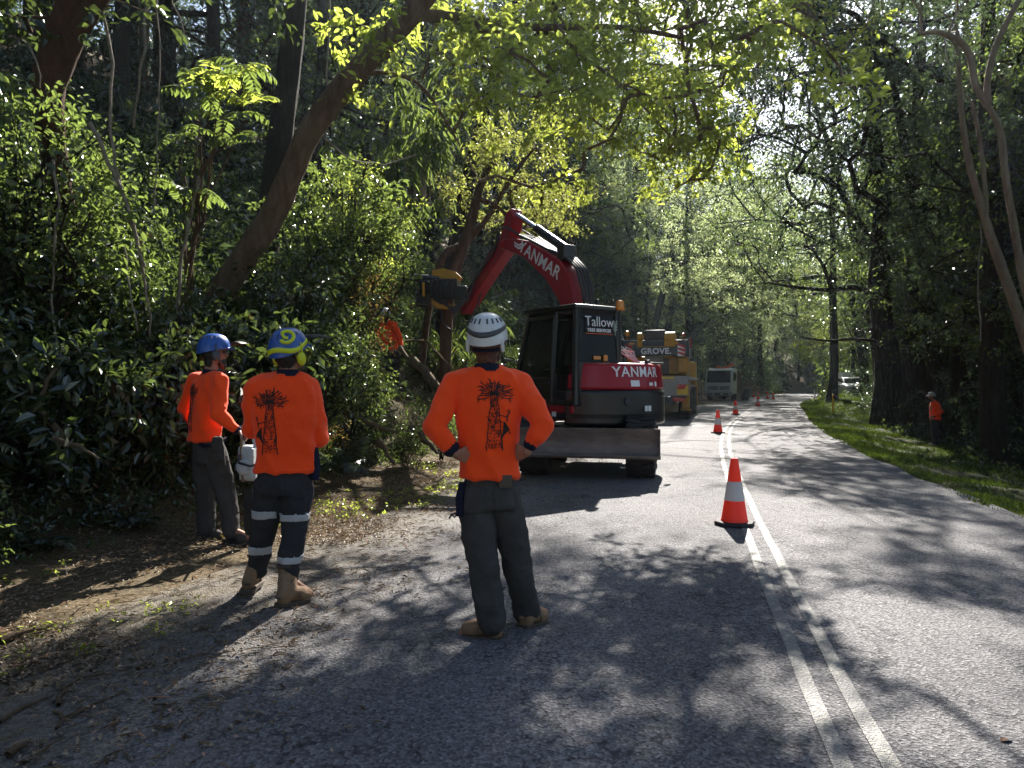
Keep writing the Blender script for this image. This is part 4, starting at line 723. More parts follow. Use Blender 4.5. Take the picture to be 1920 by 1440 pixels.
# ---- wheeled excavator
EX = Vector((1.45, 12.6, 0)); TH = R(36)
ex = empty('wheeled_excavator', EX, 'dark red and black wheeled excavator with raised boom, working on the road beside the bank', 'excavator')
CH = Matrix.Rotation(-R(12), 4, 'Z'); UP = Matrix.Rotation(TH, 4, 'Z')
m = MB(CH); m.box((0, .1, .62), (.95, 3.0, .34)); m.box((0, -1.05, .55), (1.3, .3, .26)); m.box((0, 1.2, .55), (1.3, .3, .26)); m.cyl((0, 0, .75), (0, 0, .98), .52, n=28); m.box((-.62, .1, .6), (.3, 1.2, .4)); m.box((.62, .1, .6), (.3, 1.2, .4))
m.build('chassis', M_BLK, ex, .02)
for sx in (-1, 1):
    for y in (-1.02, 1.2): wheel(ex, CH @ Vector((sx * .86, y, .5)), .5, .46, -R(12) + (R(4) if y > 0 else 0), M_GRY)
m = MB(CH); BY = -1.62
pf = [(BY + .10, .27), (BY - .03, .30), (BY - .085, .42), (BY - .09, .56), (BY - .05, .70), (BY + .03, .82), (BY + .06, .82), (BY - .01, .69), (BY - .04, .56), (BY - .04, .44), (BY + .02, .34), (BY + .12, .31)]
pf = [(BY + (BY - a) * 1.0, b) for a, b in pf]
pf = [(a, .37 + (b - .27) * (.82 - .37) / .55) for a, b in pf]; m.prism(pf, -1.15, 1.15); m.box((0, BY - .02, .385), (2.34, .03, .07)); 
for s in (-1, 1): m.box((s * 1.155, BY + .01, .595), (.02, .2, .45))
bl = m.build('dozer_blade', M_STL, ex, .008)
m = MB(CH)
for s in (-1, 1): m.box((s * .42, BY + .5, .5), (.12, .68, .16)); m.cyl((s * .2, BY + .2, .62), (s * .2, BY + .7, .8), .045)
m.build('blade_arm', M_BLK, ex, .01)
# upper structure: y forward, x to the machine's right
m = MB(UP); arc = [(1.18 * math.sin(a), -.12 - 1.12 * math.cos(a)) for a in np.linspace(-1.25, 1.25, 15)]
def slab(mb, poly, z0, z1, top=1.0):
    n = len(poly); vs = [(x, y, z0) for x, y in poly] + [(x * top, y * top, z1) for x, y in poly]
    mb.add(vs, [(i, (i + 1) % n, n + (i + 1) % n, n + i) for i in range(n)] + [tuple(range(n - 1, -1, -1)), tuple(range(n, 2 * n))])
slab(m, [(-1.02, .9), (-1.05, -.3)] + arc[1:-1] + [(1.1, -.3), (1.05, .95)], .93, 1.03); m.build('turntable_deck', M_BLK, ex, .015)
m = MB(UP); slab(m, [(-1.12, -.5)] + arc[1:-1] + [(1.12, -.5), (.9, -.42), (-.9, -.42)], .82, 1.40); o = m.build('counterweight', M_BLK, ex, .05, 3)
m = MB(UP); a2 = [(x * .985, y * .985) for x, y in arc[1:-1]]
slab(m, [(-1.07, -.5)] + a2 + [(1.07, -.5)], 1.405, 1.84, .955)
slab(m, [(.1, -.5), (1.06, -.5), (1.04, .9), (.1, .9)], 1.04, 1.62, .98)
m.build('engine_hood', M_RED, ex, .05, 3)
m = MB(UP); m.box((-.54, .15, 1.1), (1.06, 1.62, .16)); m.build('side_skirt', M_RED, ex, .03, 3)
m = MB(UP); m.box((.35, -1.02, 1.85), (.6, .09, .03)); m.box((.62, -.6, 1.86), (.5, .5, .04)); m.cyl((.2, -1.1, 1.86), (.2, -1.1, 1.9), .05); m.build('hood_trim', M_BLK, ex, .008)
# cab
cx0, cx1, cyb, cyf, cz0, cz1 = -1.06, -.06, -.72, .86, 1.16, 2.76
fr = MB(UP)
def post(mb, a, b, w_): 
    a, b = Vector(a), Vector(b); mb.cyl(a, b, w_, n=8)
C8 = {}
top = {'bl': (cx0 + .07, cyb + .06), 'br': (cx1 - .05, cyb + .06), 'fl': (cx0 + .07, cyf - .34), 'fr': (cx1 - .05, cyf - .34)}; bot = {'bl': (cx0, cyb), 'br': (cx1, cyb), 'fl': (cx0, cyf), 'fr': (cx1, cyf)}
mid = {'fl': (cx0 + .02, cyf - .04), 'fr': (cx1 - .02, cyf - .04)}
for k in bot:
    if k in mid: post(fr, (*bot[k], cz0), (*mid[k], 1.75), .045); post(fr, (*mid[k], 1.75), (*top[k], cz1 - .05), .045)
    else: post(fr, (*bot[k], cz0), (*top[k], cz1 - .05), .06)
post(fr, (cx0 + .01, -.12, cz0), (cx0 + .05, -.2, cz1 - .05), .035)
for a, b in (('bl', 'br'), ('bl', 'fl'), ('fl', 'fr'), ('br', 'fr')): post(fr, (*bot[a], cz0 + .03), (*bot[b], cz0 + .03), .05); post(fr, (*top[a], cz1 - .06), (*top[b], cz1 - .06), .05)
fr.box(((cx0 + cx1) / 2, cyb + .02, 1.5), (.94, .05, .7)); fr.box((cx1, .1, 1.5), (.05, 1.5, .7))
cab = fr.build('cab', M_BLK, ex)
m = MB(UP); m.box(((cx0 + cx1) / 2, -.05, cz1), (1.02, 1.36, .07)); m.box((-.5, -.02, cz1 + .045), (.6, .8, .03)); m.build('roof', M_BLK, cab, .025, 3)
m = MB(UP)
yb, yt = cyb + .005, cyb + .065
m.add([(cx0 + .08, yb - .01, 1.86), (cx1 - .06, yb - .01, 1.86), (cx1 - .1, yt - .01, 2.66), (cx0 + .12, yt - .01, 2.66), (cx0 + .08, yb + .0, 1.86), (cx1 - .06, yb + .0, 1.86), (cx1 - .1, yt, 2.66), (cx0 + .12, yt, 2.66)], [(0, 1, 2, 3), (7, 6, 5, 4), (0, 4, 5, 1), (1, 5, 6, 2), (2, 6, 7, 3), (3, 7, 4, 0)]); rw = m.build('rear_window', M_GLS, cab)
m = MB(UP); m.add([(cx0 + .04, cyf + .0, 1.2), (cx1 - .04, cyf, 1.2), (cx1 - .06, cyf - .04, 1.75), (cx0 + .06, cyf - .04, 1.75), (cx1 - .1, cyf - .34, 2.66), (cx0 + .12, cyf - .34, 2.66)], [(0, 1, 2, 3), (3, 2, 4, 5)]); m.build('windscreen', M_GLS, cab)
m = MB(UP); m.add([(cx1 - .0, cyb + .1, 1.86), (cx1 - .0, cyf - .08, 1.86), (cx1 - .05, cyf - .4, 2.64), (cx1 - .05, cyb + .12, 2.64)], [(0, 1, 2, 3)]); m.build('side_window', M_GLS, cab)
# door on the machine's left: frame, glass, handle, lower black panel
dy0, dy1 = -.18, .76
d = MB(UP); xs = lambda z: cx0 - .055 + .065 * max(0, (z - 1.75)) / 1.0
dp = [(dy0, 1.2), (dy1, 1.2), (dy1 + .02, 1.72), (dy1 - .25, 2.62), (dy0 - .02, 2.62), (dy0 - .01, 1.75)]
for i in range(len(dp)): a, b_ = dp[i], dp[(i + 1) % len(dp)]; d.cyl((xs(a[1]), *a), (xs(b_[1]), *b_), .028, n=8)
d.add([(xs(1.2) + .01, dy0, 1.2), (xs(1.2) + .01, dy1, 1.2), (xs(1.6) + .01, dy1 + .01, 1.6), (xs(1.6) + .01, dy0, 1.6)], [(0, 1, 2, 3)]); d.cyl((xs(1.6), dy0, 1.6), (xs(1.6), dy1, 1.6), .015)
door = d.build('door', M_BLK, cab); m = MB(UP); m.add([(xs(z) + .012, y, z) for y, z in [(dy0, 1.6), (dy1 + .01, 1.6), (dy1 + .02, 1.72), (dy1 - .25, 2.62), (dy0 - .02, 2.62), (dy0 - .01, 1.75)]], [(0, 1, 2, 3, 4, 5)]); m.build('glass', M_GLS, door)
m = MB(UP); m.box((xs(1.5) - .04, dy0 + .08, 1.52), (.03, .16, .05)); m.build('handle', M_GRY, door); m = MB(UP); m.tube([(xs(1.5) - .03, dy1 - .1, 1.3), (xs(1.5) - .09, dy1 - .1, 1.34), (xs(2) - .09, dy1 - .14, 1.9), (xs(2) - .03, dy1 - .14, 1.94)], .014); m.build('grab_bar', M_GRY, door)
m = MB(UP); m.add([(cx0 + .005, cyb + .08, 1.66), (cx0 + .005, -.2, 1.66), (cx0 + .06, -.24, 2.6), (cx0 + .07, cyb + .14, 2.6)], [(0, 1, 2, 3)]); m.build('quarter_window', M_GLS, cab)
m = MB(UP); m.box((-.55, -.05, 1.3), (.46, .44, .16)); m.box((-.55, -.3, 1.78), (.46, .14, .85)); m.box((-.55, -.32, 2.3), (.28, .1, .2)); m.build('seat', M_GRY, cab, .03)
m = MB(UP); m.box((-.88, .2, 1.45), (.12, .4, .3)); m.box((-.24, .2, 1.45), (.12, .4, .3)); m.cyl((-.55, .58, 1.2), (-.55, .5, 1.7), .04); m.lathe([(.15, 0), (.17, .02), (.15, .04)], (-.55, .48, 1.72), n=18); m.build('controls', M_GRY, cab, .01)
m = MB(UP); m.box((-.42, cyb - .02, 1.93), (.09, .03, .1)); m.box((-.6, cyb - .015, 1.93), (.16, .02, .06)); m.build('rear_lamp', M_AMB, cab, .005)
m = MB(UP); m.cyl((cx1 - .02, cyb - .02, 1.84), (cx1 - .02, cyb - .02, 2.74), .022); m.build('beacon_pole', M_BLK, ex)
m = MB(UP); m.lathe([(.075, 2.74), (.08, 2.77), (.07, 2.78), (.07, 2.86), (.055, 2.9), (.0, 2.91)], (cx1 - .02, cyb - .02, 0), n=18); m.build('beacon', M_AMB, ex)
m = MB(UP)
for k in range(3): m.tube([(.02, cyb + .1, 2.16 - k * .05), (.16, cyb, 2.04 - k * .05), (.3, cyb - .1, 1.87 - k * .01)], .012)
m.build('handrail', M_SKY, ex); m = MB(UP); m.tube([(.95, .75, 1.6), (.95, .75, 2.1), (1.0, .4, 2.15), (1.0, 0, 2.1), (1.0, -.1, 1.75)], .018); m.build('handrail', M_SKY, ex)
m = MB(UP); m.tube([(cx0 - .02, cyf - .06, 1.9), (cx0 - .22, cyf + .08, 1.95), (cx0 - .26, cyf + .1, 1.9)], .012); m.box((cx0 - .26, cyf + .1, 1.7), (.18, .05, .3)); m.build('wing_mirror', M_GRY, ex, .01)
U3 = UP.to_3x3(); rx, fw = U3 @ Vector((1, 0, 0)), U3 @ Vector((0, 1, 0))
rear = lambda x, y, z: UP @ Vector((x, y, z))
text('lettering', 'Tallow', .235, M_LET, frame(rear(-.53, cyb - .0, 2.52), rx, (0, 0, 1)) @ Matrix.Rotation(-.07, 4, 'X'), rw, .0, .003)
text('lettering', 'TREE SERVICES', .072, M_LET, frame(rear(-.55, cyb - .014, 2.38), rx, (0, 0, 1)) @ Matrix.Rotation(-.07, 4, 'X'), rw, .003, .003, 1.05)
m = MB(UP); m.box((-.55, cyb - .016, 2.325), (.6, .004, .014)); m.build('underline', M_ORL, rw)
m = MB(UP)
for k in range(4):
    for s in (-1, 1): m.add([(-.19, cyb - .016, 2.36 + .045 * k), (-.19 + s * .02, cyb - .016, 2.39 + .045 * k), (-.19 + s * .055, cyb - .016, 2.43 + .045 * k), (-.19 + s * .02, cyb - .016, 2.415 + .045 * k)], [(0, 1, 2, 3)])
m.box((-.19, cyb - .016, 2.4), (.008, .003, .2)); m.build('leaf_logo', mat('pale green decal', (.55, .68, .55), .5), rw)
# hood lettering follows the curved tail
def arcpt(x, z, off=.012):
    s = (1 - (1 - .955) * (z - 1.405) / .435) * .985; a = math.asin(max(-1, min(1, x / (1.18 * s)))); return Vector((x, (-.12 - 1.12 * math.cos(a)) * s - off, z))
def wrap_text(body, size, cx_, cz_, mt, par, bold=0, sx=1, shear=0, fn=arcpt):
    cu_m = Matrix.Identity(4); o = text('lettering', body, size, mt, cu_m, par, bold, .002, 1.0, sx, shear)
    for v in o.data.vertices: p = fn(cx_ + v.co.x, cz_ + v.co.y); q_ = fn(cx_ + v.co.x, cz_ + v.co.y, .012 + .004 + v.co.z); v.co = UP @ q_
    return o
hood = [c for c in ex.children if c.name.startswith('engine_hood')][0]; cw = [c for c in ex.children if c.name.startswith('counterweight')][0]
wrap_text('YANMAR', .235, -.1, 1.69, M_LET, hood, .0025, .93)
m = MB()
for (x, z, a, b_) in ((-.2, 1.51, .17, .1), (.16, 1.5, .1, .05), (.29, 1.5, .06, .08)):
    ps = [arcpt(x + i * a / 2, z + j * b_ / 2, .02) for i, j in ((-1, -1), (1, -1), (1, 1), (-1, 1))]; m.add([UP @ p for p in ps], [(0, 1, 2, 3)])
m.build('decal', M_LET, hood)
m = MB()
for x in (.0, .08): ps = [UP @ Vector((x + i * .034, -1.262, 1.1 + j * .045)) for i, j in ((-1, -1), (1, -1), (1, 1), (-1, 1))]; m.add(ps, [(0, 1, 2, 3)])
m.build('warning_plate', M_LET, cw)
m = MB(UP)
for x in (-.35, .65): m.lathe([(.07, 0), (.075, .02), (0, .02)], (x, -1.2, 1.22), 'Y', 16)
m.box((0, -1.235, 1.29), (1.2, .012, .008)); m.build('grab_recess', M_GRY, cw)
m = MB(UP)
for x, y in ((-1.075, -.2), (-1.075, .45)): m.box((x, y, 1.0), (.012, .1, .08))
m.build('warning_plate', M_LET, ex)
# boom, arm and cylinders, in the plane of the machine's forward axis
BX = .17
def bp(q, z, x=0): return (BX + x, .45 + q, z)
m = MB(UP); m.prism([(.45 + q, z) for q, z in [(-.22, 1.3), (.16, 1.28), (.22, 1.6), (.34, 2.5), (.52, 3.05), (.9, 3.50), (1.6, 4.04), (2.22, 4.27), (2.46, 4.34), (2.5, 4.46), (2.36, 4.54), (2.1, 4.52), (1.5, 4.36), (.95, 4.08), (.5, 3.84), (.2, 3.5), (-.02, 2.7), (-.14, 1.9)]], BX - .17, BX + .17); boom = m.build('boom', M_RED, ex, .025, 2)
bside = lambda q, z: UP @ Vector((BX - .176, .45 + q, z))
dirb = (bside(1.62, 4.2) - bside(.75, 3.62)); nrm = -(rx)
def side_text(body, size, qc, zc, ang, bold):
    x = -(fw * math.cos(ang) + Vector((0, 0, 1)) * math.sin(ang)); return text('lettering', body, size, M_LET, frame(bside(qc, zc), x, (fw * math.sin(ang) * 1 - Vector((0, 0, 1)) * math.cos(ang)) * -1), boom, bold, .003)
side_text('YANMAR', .34, 1.12, 3.93, math.atan2(.66, 1.1), .004)
m = MB(UP)
for k in range(2):
    o_ = k * .06; z0, q0 = 4.29, 1.78; m.add([(BX - .177, .45 + q0 + a, z0 + b_ - o_) for a, b_ in ((.15, .13), (.15, .09), (-.0, .0), (-.13, -.08 + .09), (-.13, -.03 + .09), (0, .045))], [(0, 1, 2, 5), (5, 2, 3, 4)])
m.build('chevron_logo', M_LET, boom)
m = MB(UP); m.prism([(.45 + q, z) for q, z in [(2.02, 4.94), (2.1, 5.14), (2.28, 5.08), (2.52, 4.52), (2.75, 4.42), (3.4, 3.95), (3.95, 3.5), (4.12, 3.22), (4.06, 3.1), (3.9, 3.14), (3.3, 3.6), (2.6, 4.1), (2.3, 4.3), (2.18, 4.5)]], BX - .14, BX + .14)
m.cyl(bp(2.38, 4.42, -.22), bp(2.38, 4.42, .22), .09); arm = m.build('arm', M_RED, ex, .02, 2)
m = MB(UP)
for x in (0,): m.cyl(bp(.5, 4.06), bp(1.42, 4.62), .085); m.box(bp(.5, 3.98), (.3, .2, .3))
m.build('cylinder', M_BLK, ex, .01)
m = MB(UP); m.cyl(bp(1.42, 4.62), bp(2.16, 5.06), .05); m.build('cylinder_rod', M_CHR, ex)
m = MB(UP); m.cyl(bp(2.62, 4.62), bp(3.3, 4.1), .07); m.build('cylinder', M_BLK, ex, .01); m = MB(UP); m.cyl(bp(3.3, 4.1), bp(3.95, 3.55), .04); m.build('cylinder_rod', M_CHR, ex)
m = MB(UP)
for k, x in enumerate((-.12, -.04, .04, .12)): m.tube([bp(-.22, 1.8, x), bp(-.2, 2.6, x), bp(-.1, 3.2, x), bp(.06, 3.62, x), bp(.35, 3.86, x), bp(.9, 4.10, x), bp(1.5, 4.39 + .02 * k, x), bp(1.9, 4.56, x)], .028, 7)
for k, x in enumerate((-.2, -.16, .16)): m.tube([bp(1.8, 4.55, x), bp(2.15, 4.74, x * 1.2), bp(2.4, 4.75, x * 1.25), bp(2.5, 4.45, x * 1.2), bp(2.75, 4.25 + .03 * k, x), bp(3.3, 3.9, x), bp(3.9, 3.4, x)], .02, 7)
m.build('hydraulic_hose', M_GRY, ex)
m = MB(UP)
for x in (-.15, .15): m.box(bp(-.19, 2.45, x * .0 + x), (.05, .08, 1.2))
m.build('hose_guard', M_BLK, ex, .01)
# grapple saw head at the end of the arm (root-local coordinates from the photograph)
def xl(px, py, d): return at(px, py, d) - EX
hd = MB(); c = xl(826, 545, 15.9); hx = Vector((1, -.1, .02)).normalized(); Rh = frame((0, 0, 0), hx, (.1, 1, 0)).to_3x3(); R0 = Rh.copy(); Rh = Rh @ Matrix.Scale(1.05, 3)
hd.box(c + Rh @ Vector((.12, 0, .0)), (.55, .5, .42), Rh); hd.box(c + Rh @ Vector((-.22, -.05, .05)), (.4, .42, .3), Rh); hd.box(c + Rh @ Vector((.45, 0, -.08)), (.26, .3, .3), Rh); hd.cyl(c + Rh @ Vector((-.55, -.1, .28)), c + Rh @ Vector((.0, -.1, .22)), .09); hd.box(c + Rh @ Vector((-.38, .0, -.18)), (.2, .5, .3), Rh)
head = hd.build('grapple_head', M_BLK, ex, .02)
m = MB(); m.prism([(-.3, -.02), (.28, -.12), (.34, -.04), (.22, .08), (-.05, .16), (-.3, .12)], -.14, .14, Matrix.Translation(c + Rh @ Vector((.14, -.02, .3))) @ frame((0, 0, 0), R0 @ Vector((0, -1, 0)), hx)); m.box(c + Rh @ Vector((-.3, -.3, .0)), (.05, .04, .3), Rh); m.build('yellow_guard', M_YEL, head, .01)
m = MB(); m.tube([c + Rh @ Vector(p) for p in ((-.12, -.2, -.16), (-.1, -.22, -.28), (.0, -.22, -.36), (.16, -.2, -.38), (.36, -.18, -.36), (.44, -.16, -.33))], [.05, .06, .06, .05, .05, .035]); m.build('claw', M_YEL, head)
m = MB(); m.box(c + Rh @ Vector((-.5, .05, .26)), (.16, .02, .06), Rh); m.build('decal', M_LET, head)
m = MB()
for k in range(5): m.tube([c + Rh @ Vector(p) for p in ((-.1 + .12 * k, -.27, .2), (-.16 + .12 * k, -.33 - .02 * k, .0), (-.1 + .1 * k, -.3, -.22 - .03 * k), (.3, -.25, -.4 - .04 * k), (.62, -.15, -.18), (.75, -.1, .15))], .018, 6)
m.tube([c + Rh @ Vector(p) for p in ((.0, -.2, -.35), (.1, -.22, -.75), (.3, -.2, -.9), (.6, -.1, -.75), (.8, 0, -.3), (.95, 0, .2))], .02, 6); m.build('hydraulic_hose', M_GRY, head)
# ---- yellow mobile crane seen from behind
CW = Vector((5.95, 29.6, 0)); cr = empty('mobile_crane', CW, 'yellow and dark grey mobile crane parked behind the excavator, seen from the back', 'crane', None, -R(17))
def xr(mb, *a, **k): mb.box(*a, **k)
m = MB(); m.box((0, 4.8, 1.15), (2.5, 9.6, .5)); m.box((0, 4.8, .85), (1.1, 9.2, .4)); m.build('carrier_frame', M_GRY, cr, .03)
m = MB(); m.box((0, .1, 1.42), (2.72, .22, .82)); m.box((1.2, 5, 1.75), (.34, 9.4, .12)); m.box((-1.2, 5, 1.75), (.34, 9.4, .12)); m.box((1.28, 1.3, 1.35), (.12, 2.2, .5)); m.build('rear_bumper', M_LGR, cr, .02)
m = MB()
for k in range(44): m.box((-1.2 + 2.0 * k / 43, -.018, 1.4), (.016, .012, .56))
m.build('tail_grille', mat('aged cream slats', (.4, .37, .28), .6, dirt=(.25, .2, .14)), cr)
m = MB(); m.box((-.2, -.02, 1.76), (2.0, .02, .1)); m.build('reflective_stripe', M_RFY, cr)
m = MB(); m.box((1.13, -.018, 1.27), (.44, .03, .42)); m.build('reflector_panel', M_RFY, cr)
m = MB(); m.add([(.92, -.038, 1.28), (1.2, -.038, 1.28), (1.32, -.038, 1.48), (.92, -.038, 1.48)], [(0, 1, 2, 3)]); m.build('reflector_panel', M_RLN, cr)
m = MB(); m.box((.98, -.02, .86), (.5, .1, .16)); m.box((-.98, -.02, .86), (.5, .1, .16)); m.build('tail_light', M_RLN, cr, .01)
m = MB(); m.box((-.05, 0, .98), (.46, .03, .2)); m.build('number_plate', M_RFY, cr)
for yy in (1.9, 3.5, 6.2, 7.8):
    for sx in (-1, 1): wheel(cr, (sx * 1.12, yy, .66), .66, .46, 0, M_LGR, 20)
for sx in (-1, 1):
    for yy in (.9, 9.0): m = MB(); m.box((sx * 1.22, yy, 1.0), (.3, .34, 1.0)); m.lathe([(.22, 0), (.22, .06), (.1, .1)], (sx * 1.22, yy, .38), n=16); m.build('outrigger', M_YEL, cr, .015)
m = MB()
for yy in (1.9, 3.5, 6.2, 7.8):
    for sx in (-1, 1): m.box((sx * 1.14, yy, 1.42), (.5, 1.5, .05))
m.build('mudguard', M_LGR, cr, .01)
m = MB(); m.box((0, 3.4, 2.0), (2.3, 3.0, .4)); m.box((.75, 2.2, 2.34), (1.0, 2.6, .86), taper=(.94, .95)); m.box((-.85, 2.0, 2.3), (.8, 2.4, .75)); m.box((1.12, .9, 2.3), (.42, .9, .66)); m.build('upper_body', M_YEL, cr, .05)
m = MB(); m.box((0, 1.2, 2.25), (1.0, .8, .65)); m.build('machinery_bay', M_BLK, cr, .02)
m = MB(); m.box((-.1, .6, 2.62), (.75, .06, .26)); m.box((-.1, .55, 2.62), (.5, .06, .14)); m.build('winch_frame', M_LGR, cr, .01)
m = MB(); m.box((0, .45, 3.02), (2.74, .9, .62)); m.box((.98, 2.2, 2.98), (.74, 2.8, .62)); m.box((-1.0, 2.0, 2.98), (.7, 2.4, .62)); cwt = m.build('counterweight', M_CRG, cr, .04)
text('lettering', 'GROVE.', .34, M_LET, frame(Vector((.05, -.012, 2.86)), (1, 0, 0), (0, 0, 1)), cwt, .012, .004)
for sx in (-1, 1):
    m = MB(); m.box((sx * 1.08, -.012, 2.88), (.3, .012, .46)); m.build('hazard_board', M_LET, cwt)
    m = MB()
    for k in range(3): z = 2.72 + .16 * k; m.add([(sx * 1.08 - .15, -.021, z + .06), (sx * 1.08 + .15, -.021, z - .1 + .02), (sx * 1.08 + .15, -.021, z + .06), (sx * 1.08 - .15, -.021, z + .13)], [(0, 1, 2, 3)])
    m.build('hazard_stripe', M_RLN, cwt)
for x_ in (-.95, .85): m = MB(); m.box((x_, -.012, 3.2), (.24, .014, .08)); m.build('amber_marker', M_AMB, cwt)
m = MB()
for a, b_ in ((-.62, .22), (.62, .46)): m.box((a, .3, 3.3), (b_, .7, .52)); m.cyl((a - b_ * .45, .1, 3.44), (a + b_ * .45, .1, 3.44), .22)
m.box((0, .25, 3.06), (1.3, .5, .08)); m.build('winch', M_YEL, cr, .02)
m = MB(); m.box((0, 5.8, 3.35), (.86, 11.4, .82)); m.box((0, 7.2, 3.3), (.66, 11.8, .62)); boomc = m.build('telescopic_boom', M_CRG, cr, .04)
m = MB(); m.box((-.02, .1, 3.52), (.74, .12, .3)); m.build('winch_cover', M_BLK, cr, .02)
m = MB(); m.cyl((-1.18, .25, 3.32), (-1.18, .25, 3.55), .02); m.lathe([(.09, 3.55), (.1, 3.6), (.08, 3.74), (0, 3.78)], (-1.18, .25, 0), n=14); m.build('beacon', M_AMB, cr)
m = MB(); m.cyl((1.15, .25, 3.32), (1.15, .25, 3.5), .02); m.lathe([(.06, 3.5), (.07, 3.6), (0, 3.64)], (1.15, .25, 0), n=14); m.build('beacon', M_RLN, cr)
m = MB(); m.tube([(-1.3, .1, 3.4), (-1.5, .0, 3.8), (-1.75, -.05, 3.9), (-1.9, 0, 3.85)], .02); m.tube([(-1.2, .1, 3.3), (-1.55, 0, 3.5), (-1.8, 0, 3.3)], .02); m.build('handrail', M_SKY, cr); m = MB(); m.tube([(1.36, .2, 3.3), (1.42, .1, 3.0), (1.42, .1, 2.6)], .018); m.build('handrail', M_SKY, cr)
m = MB(); m.box((1.45, .15, 3.18), (.06, .04, .44)); m.build('marker_board', M_RLN, cr)
m = MB(); m.box((0, 9.9, 1.9), (2.5, 1.8, 1.6)); m.build('drive_cab', M_YEL, cr, .08)
# ---- white flatbed truck facing us
TW = Vector((18.0, 62, 0)); tr = empty('flatbed_truck', TW, 'white flatbed truck facing us behind the yellow crane, folded orange loader crane at its back', 'truck', None, -R(31))
m = MB(); m.prism([(0, .62), (-.02, 1.35), (.12, 1.62), (.42, 2.75), (.62, 2.86), (1.9, 2.86), (1.95, .62)], -1.17, 1.17); tc = m.build('cab', M_WHT, tr, .07, 3)
m = MB(); m.add([(-1.02, .10, 1.63), (1.02, .10, 1.63), (.98, .385, 2.66), (-.98, .385, 2.66)], [(0, 1, 2, 3)]); m.add([(-1.02, .115, 1.63), (1.02, .115, 1.63), (.98, .4, 2.66), (-.98, .4, 2.66)], [(0, 1, 2, 3)]); m.build('windscreen', mat('dark screen', (.012, .016, .018), .06, spec=.7), tc)
for sx in (-1, 1):
    m = MB(); m.box((sx * 1.172, 1.0, 2.15), (.012, .95, .75)); m.build('side_window', MATS['dark screen'], tc)
    m = MB(); m.box((sx * .82, -.03, .92), (.34, .06, .22)); m.build('headlight', mat('lamp glass', (.5, .52, .55), .1, spec=.9), tc, .02)
    m = MB(); m.tube([(sx * 1.15, .2, 2.5), (sx * 1.45, .05, 2.45), (sx * 1.45, .05, 1.9)], .025); m.box((sx * 1.45, .04, 2.15), (.2, .08, .42)); m.build('wing_mirror', M_BLK, tr, .02)
m = MB()
for k in range(4): m.box((-.45, -.02, 1.0 + .09 * k), (.95, .05, .05)); m.box((.56, -.02, 1.0 + .09 * k), (.85, .05, .05))
m.build('grille', M_BLK, tc)
m = MB(); m.box((0, -.08, .62), (2.4, .26, .34)); m.build('bumper', M_LGR, tr, .04); m = MB(); m.box((0, -.22, .62), (.45, .02, .12)); m.box((.72, -.22, .62), (.4, .02, .1)); m.box((-.72, -.22, .62), (.4, .02, .1)); m.build('number_plate', M_BLK, tr)
for yy in (1.2, 5.0, 6.3):
    for sx in (-1, 1): wheel(tr, (sx * 1.0, yy, .5), .5, .32, 0, M_LGR, 18)
m = MB(); m.box((0, 5.2, .85), (1.0, 7.4, .3)); m.build('chassis', M_BLK, tr); m = MB(); m.box((0, 6.0, 1.15), (2.46, 6.0, .16)); m.build('flatbed', M_DECK, tr, .02)
m = MB(); m.box((0, 2.98, 1.85), (2.4, .06, 1.3)); 
for k in range(5): m.box((1.2, 3.6 + 1.1 * k, 1.4), (.06, .06, .55))
m.build('headboard', M_DECK, tr); m = MB(); m.box((.2, 2.5, 1.8), (.5, .5, 1.7)); m.box((-.1, 2.45, 2.85), (1.5, .32, .26), Matrix.Rotation(.28, 3, 'Y')); m.box((.3, 2.45, 3.05), (1.1, .26, .3), Matrix.Rotation(-.5, 3, 'Y')); m.cyl((-.6, 2.45, 2.9), (.5, 2.45, 3.15), .09); m.build('loader_crane', M_ORG, tr, .03)
m = MB(); m.cyl((.95, 0, 2.9), (1.5, .3, 3.4), .02); m.build('aerial', M_SKY, tr)
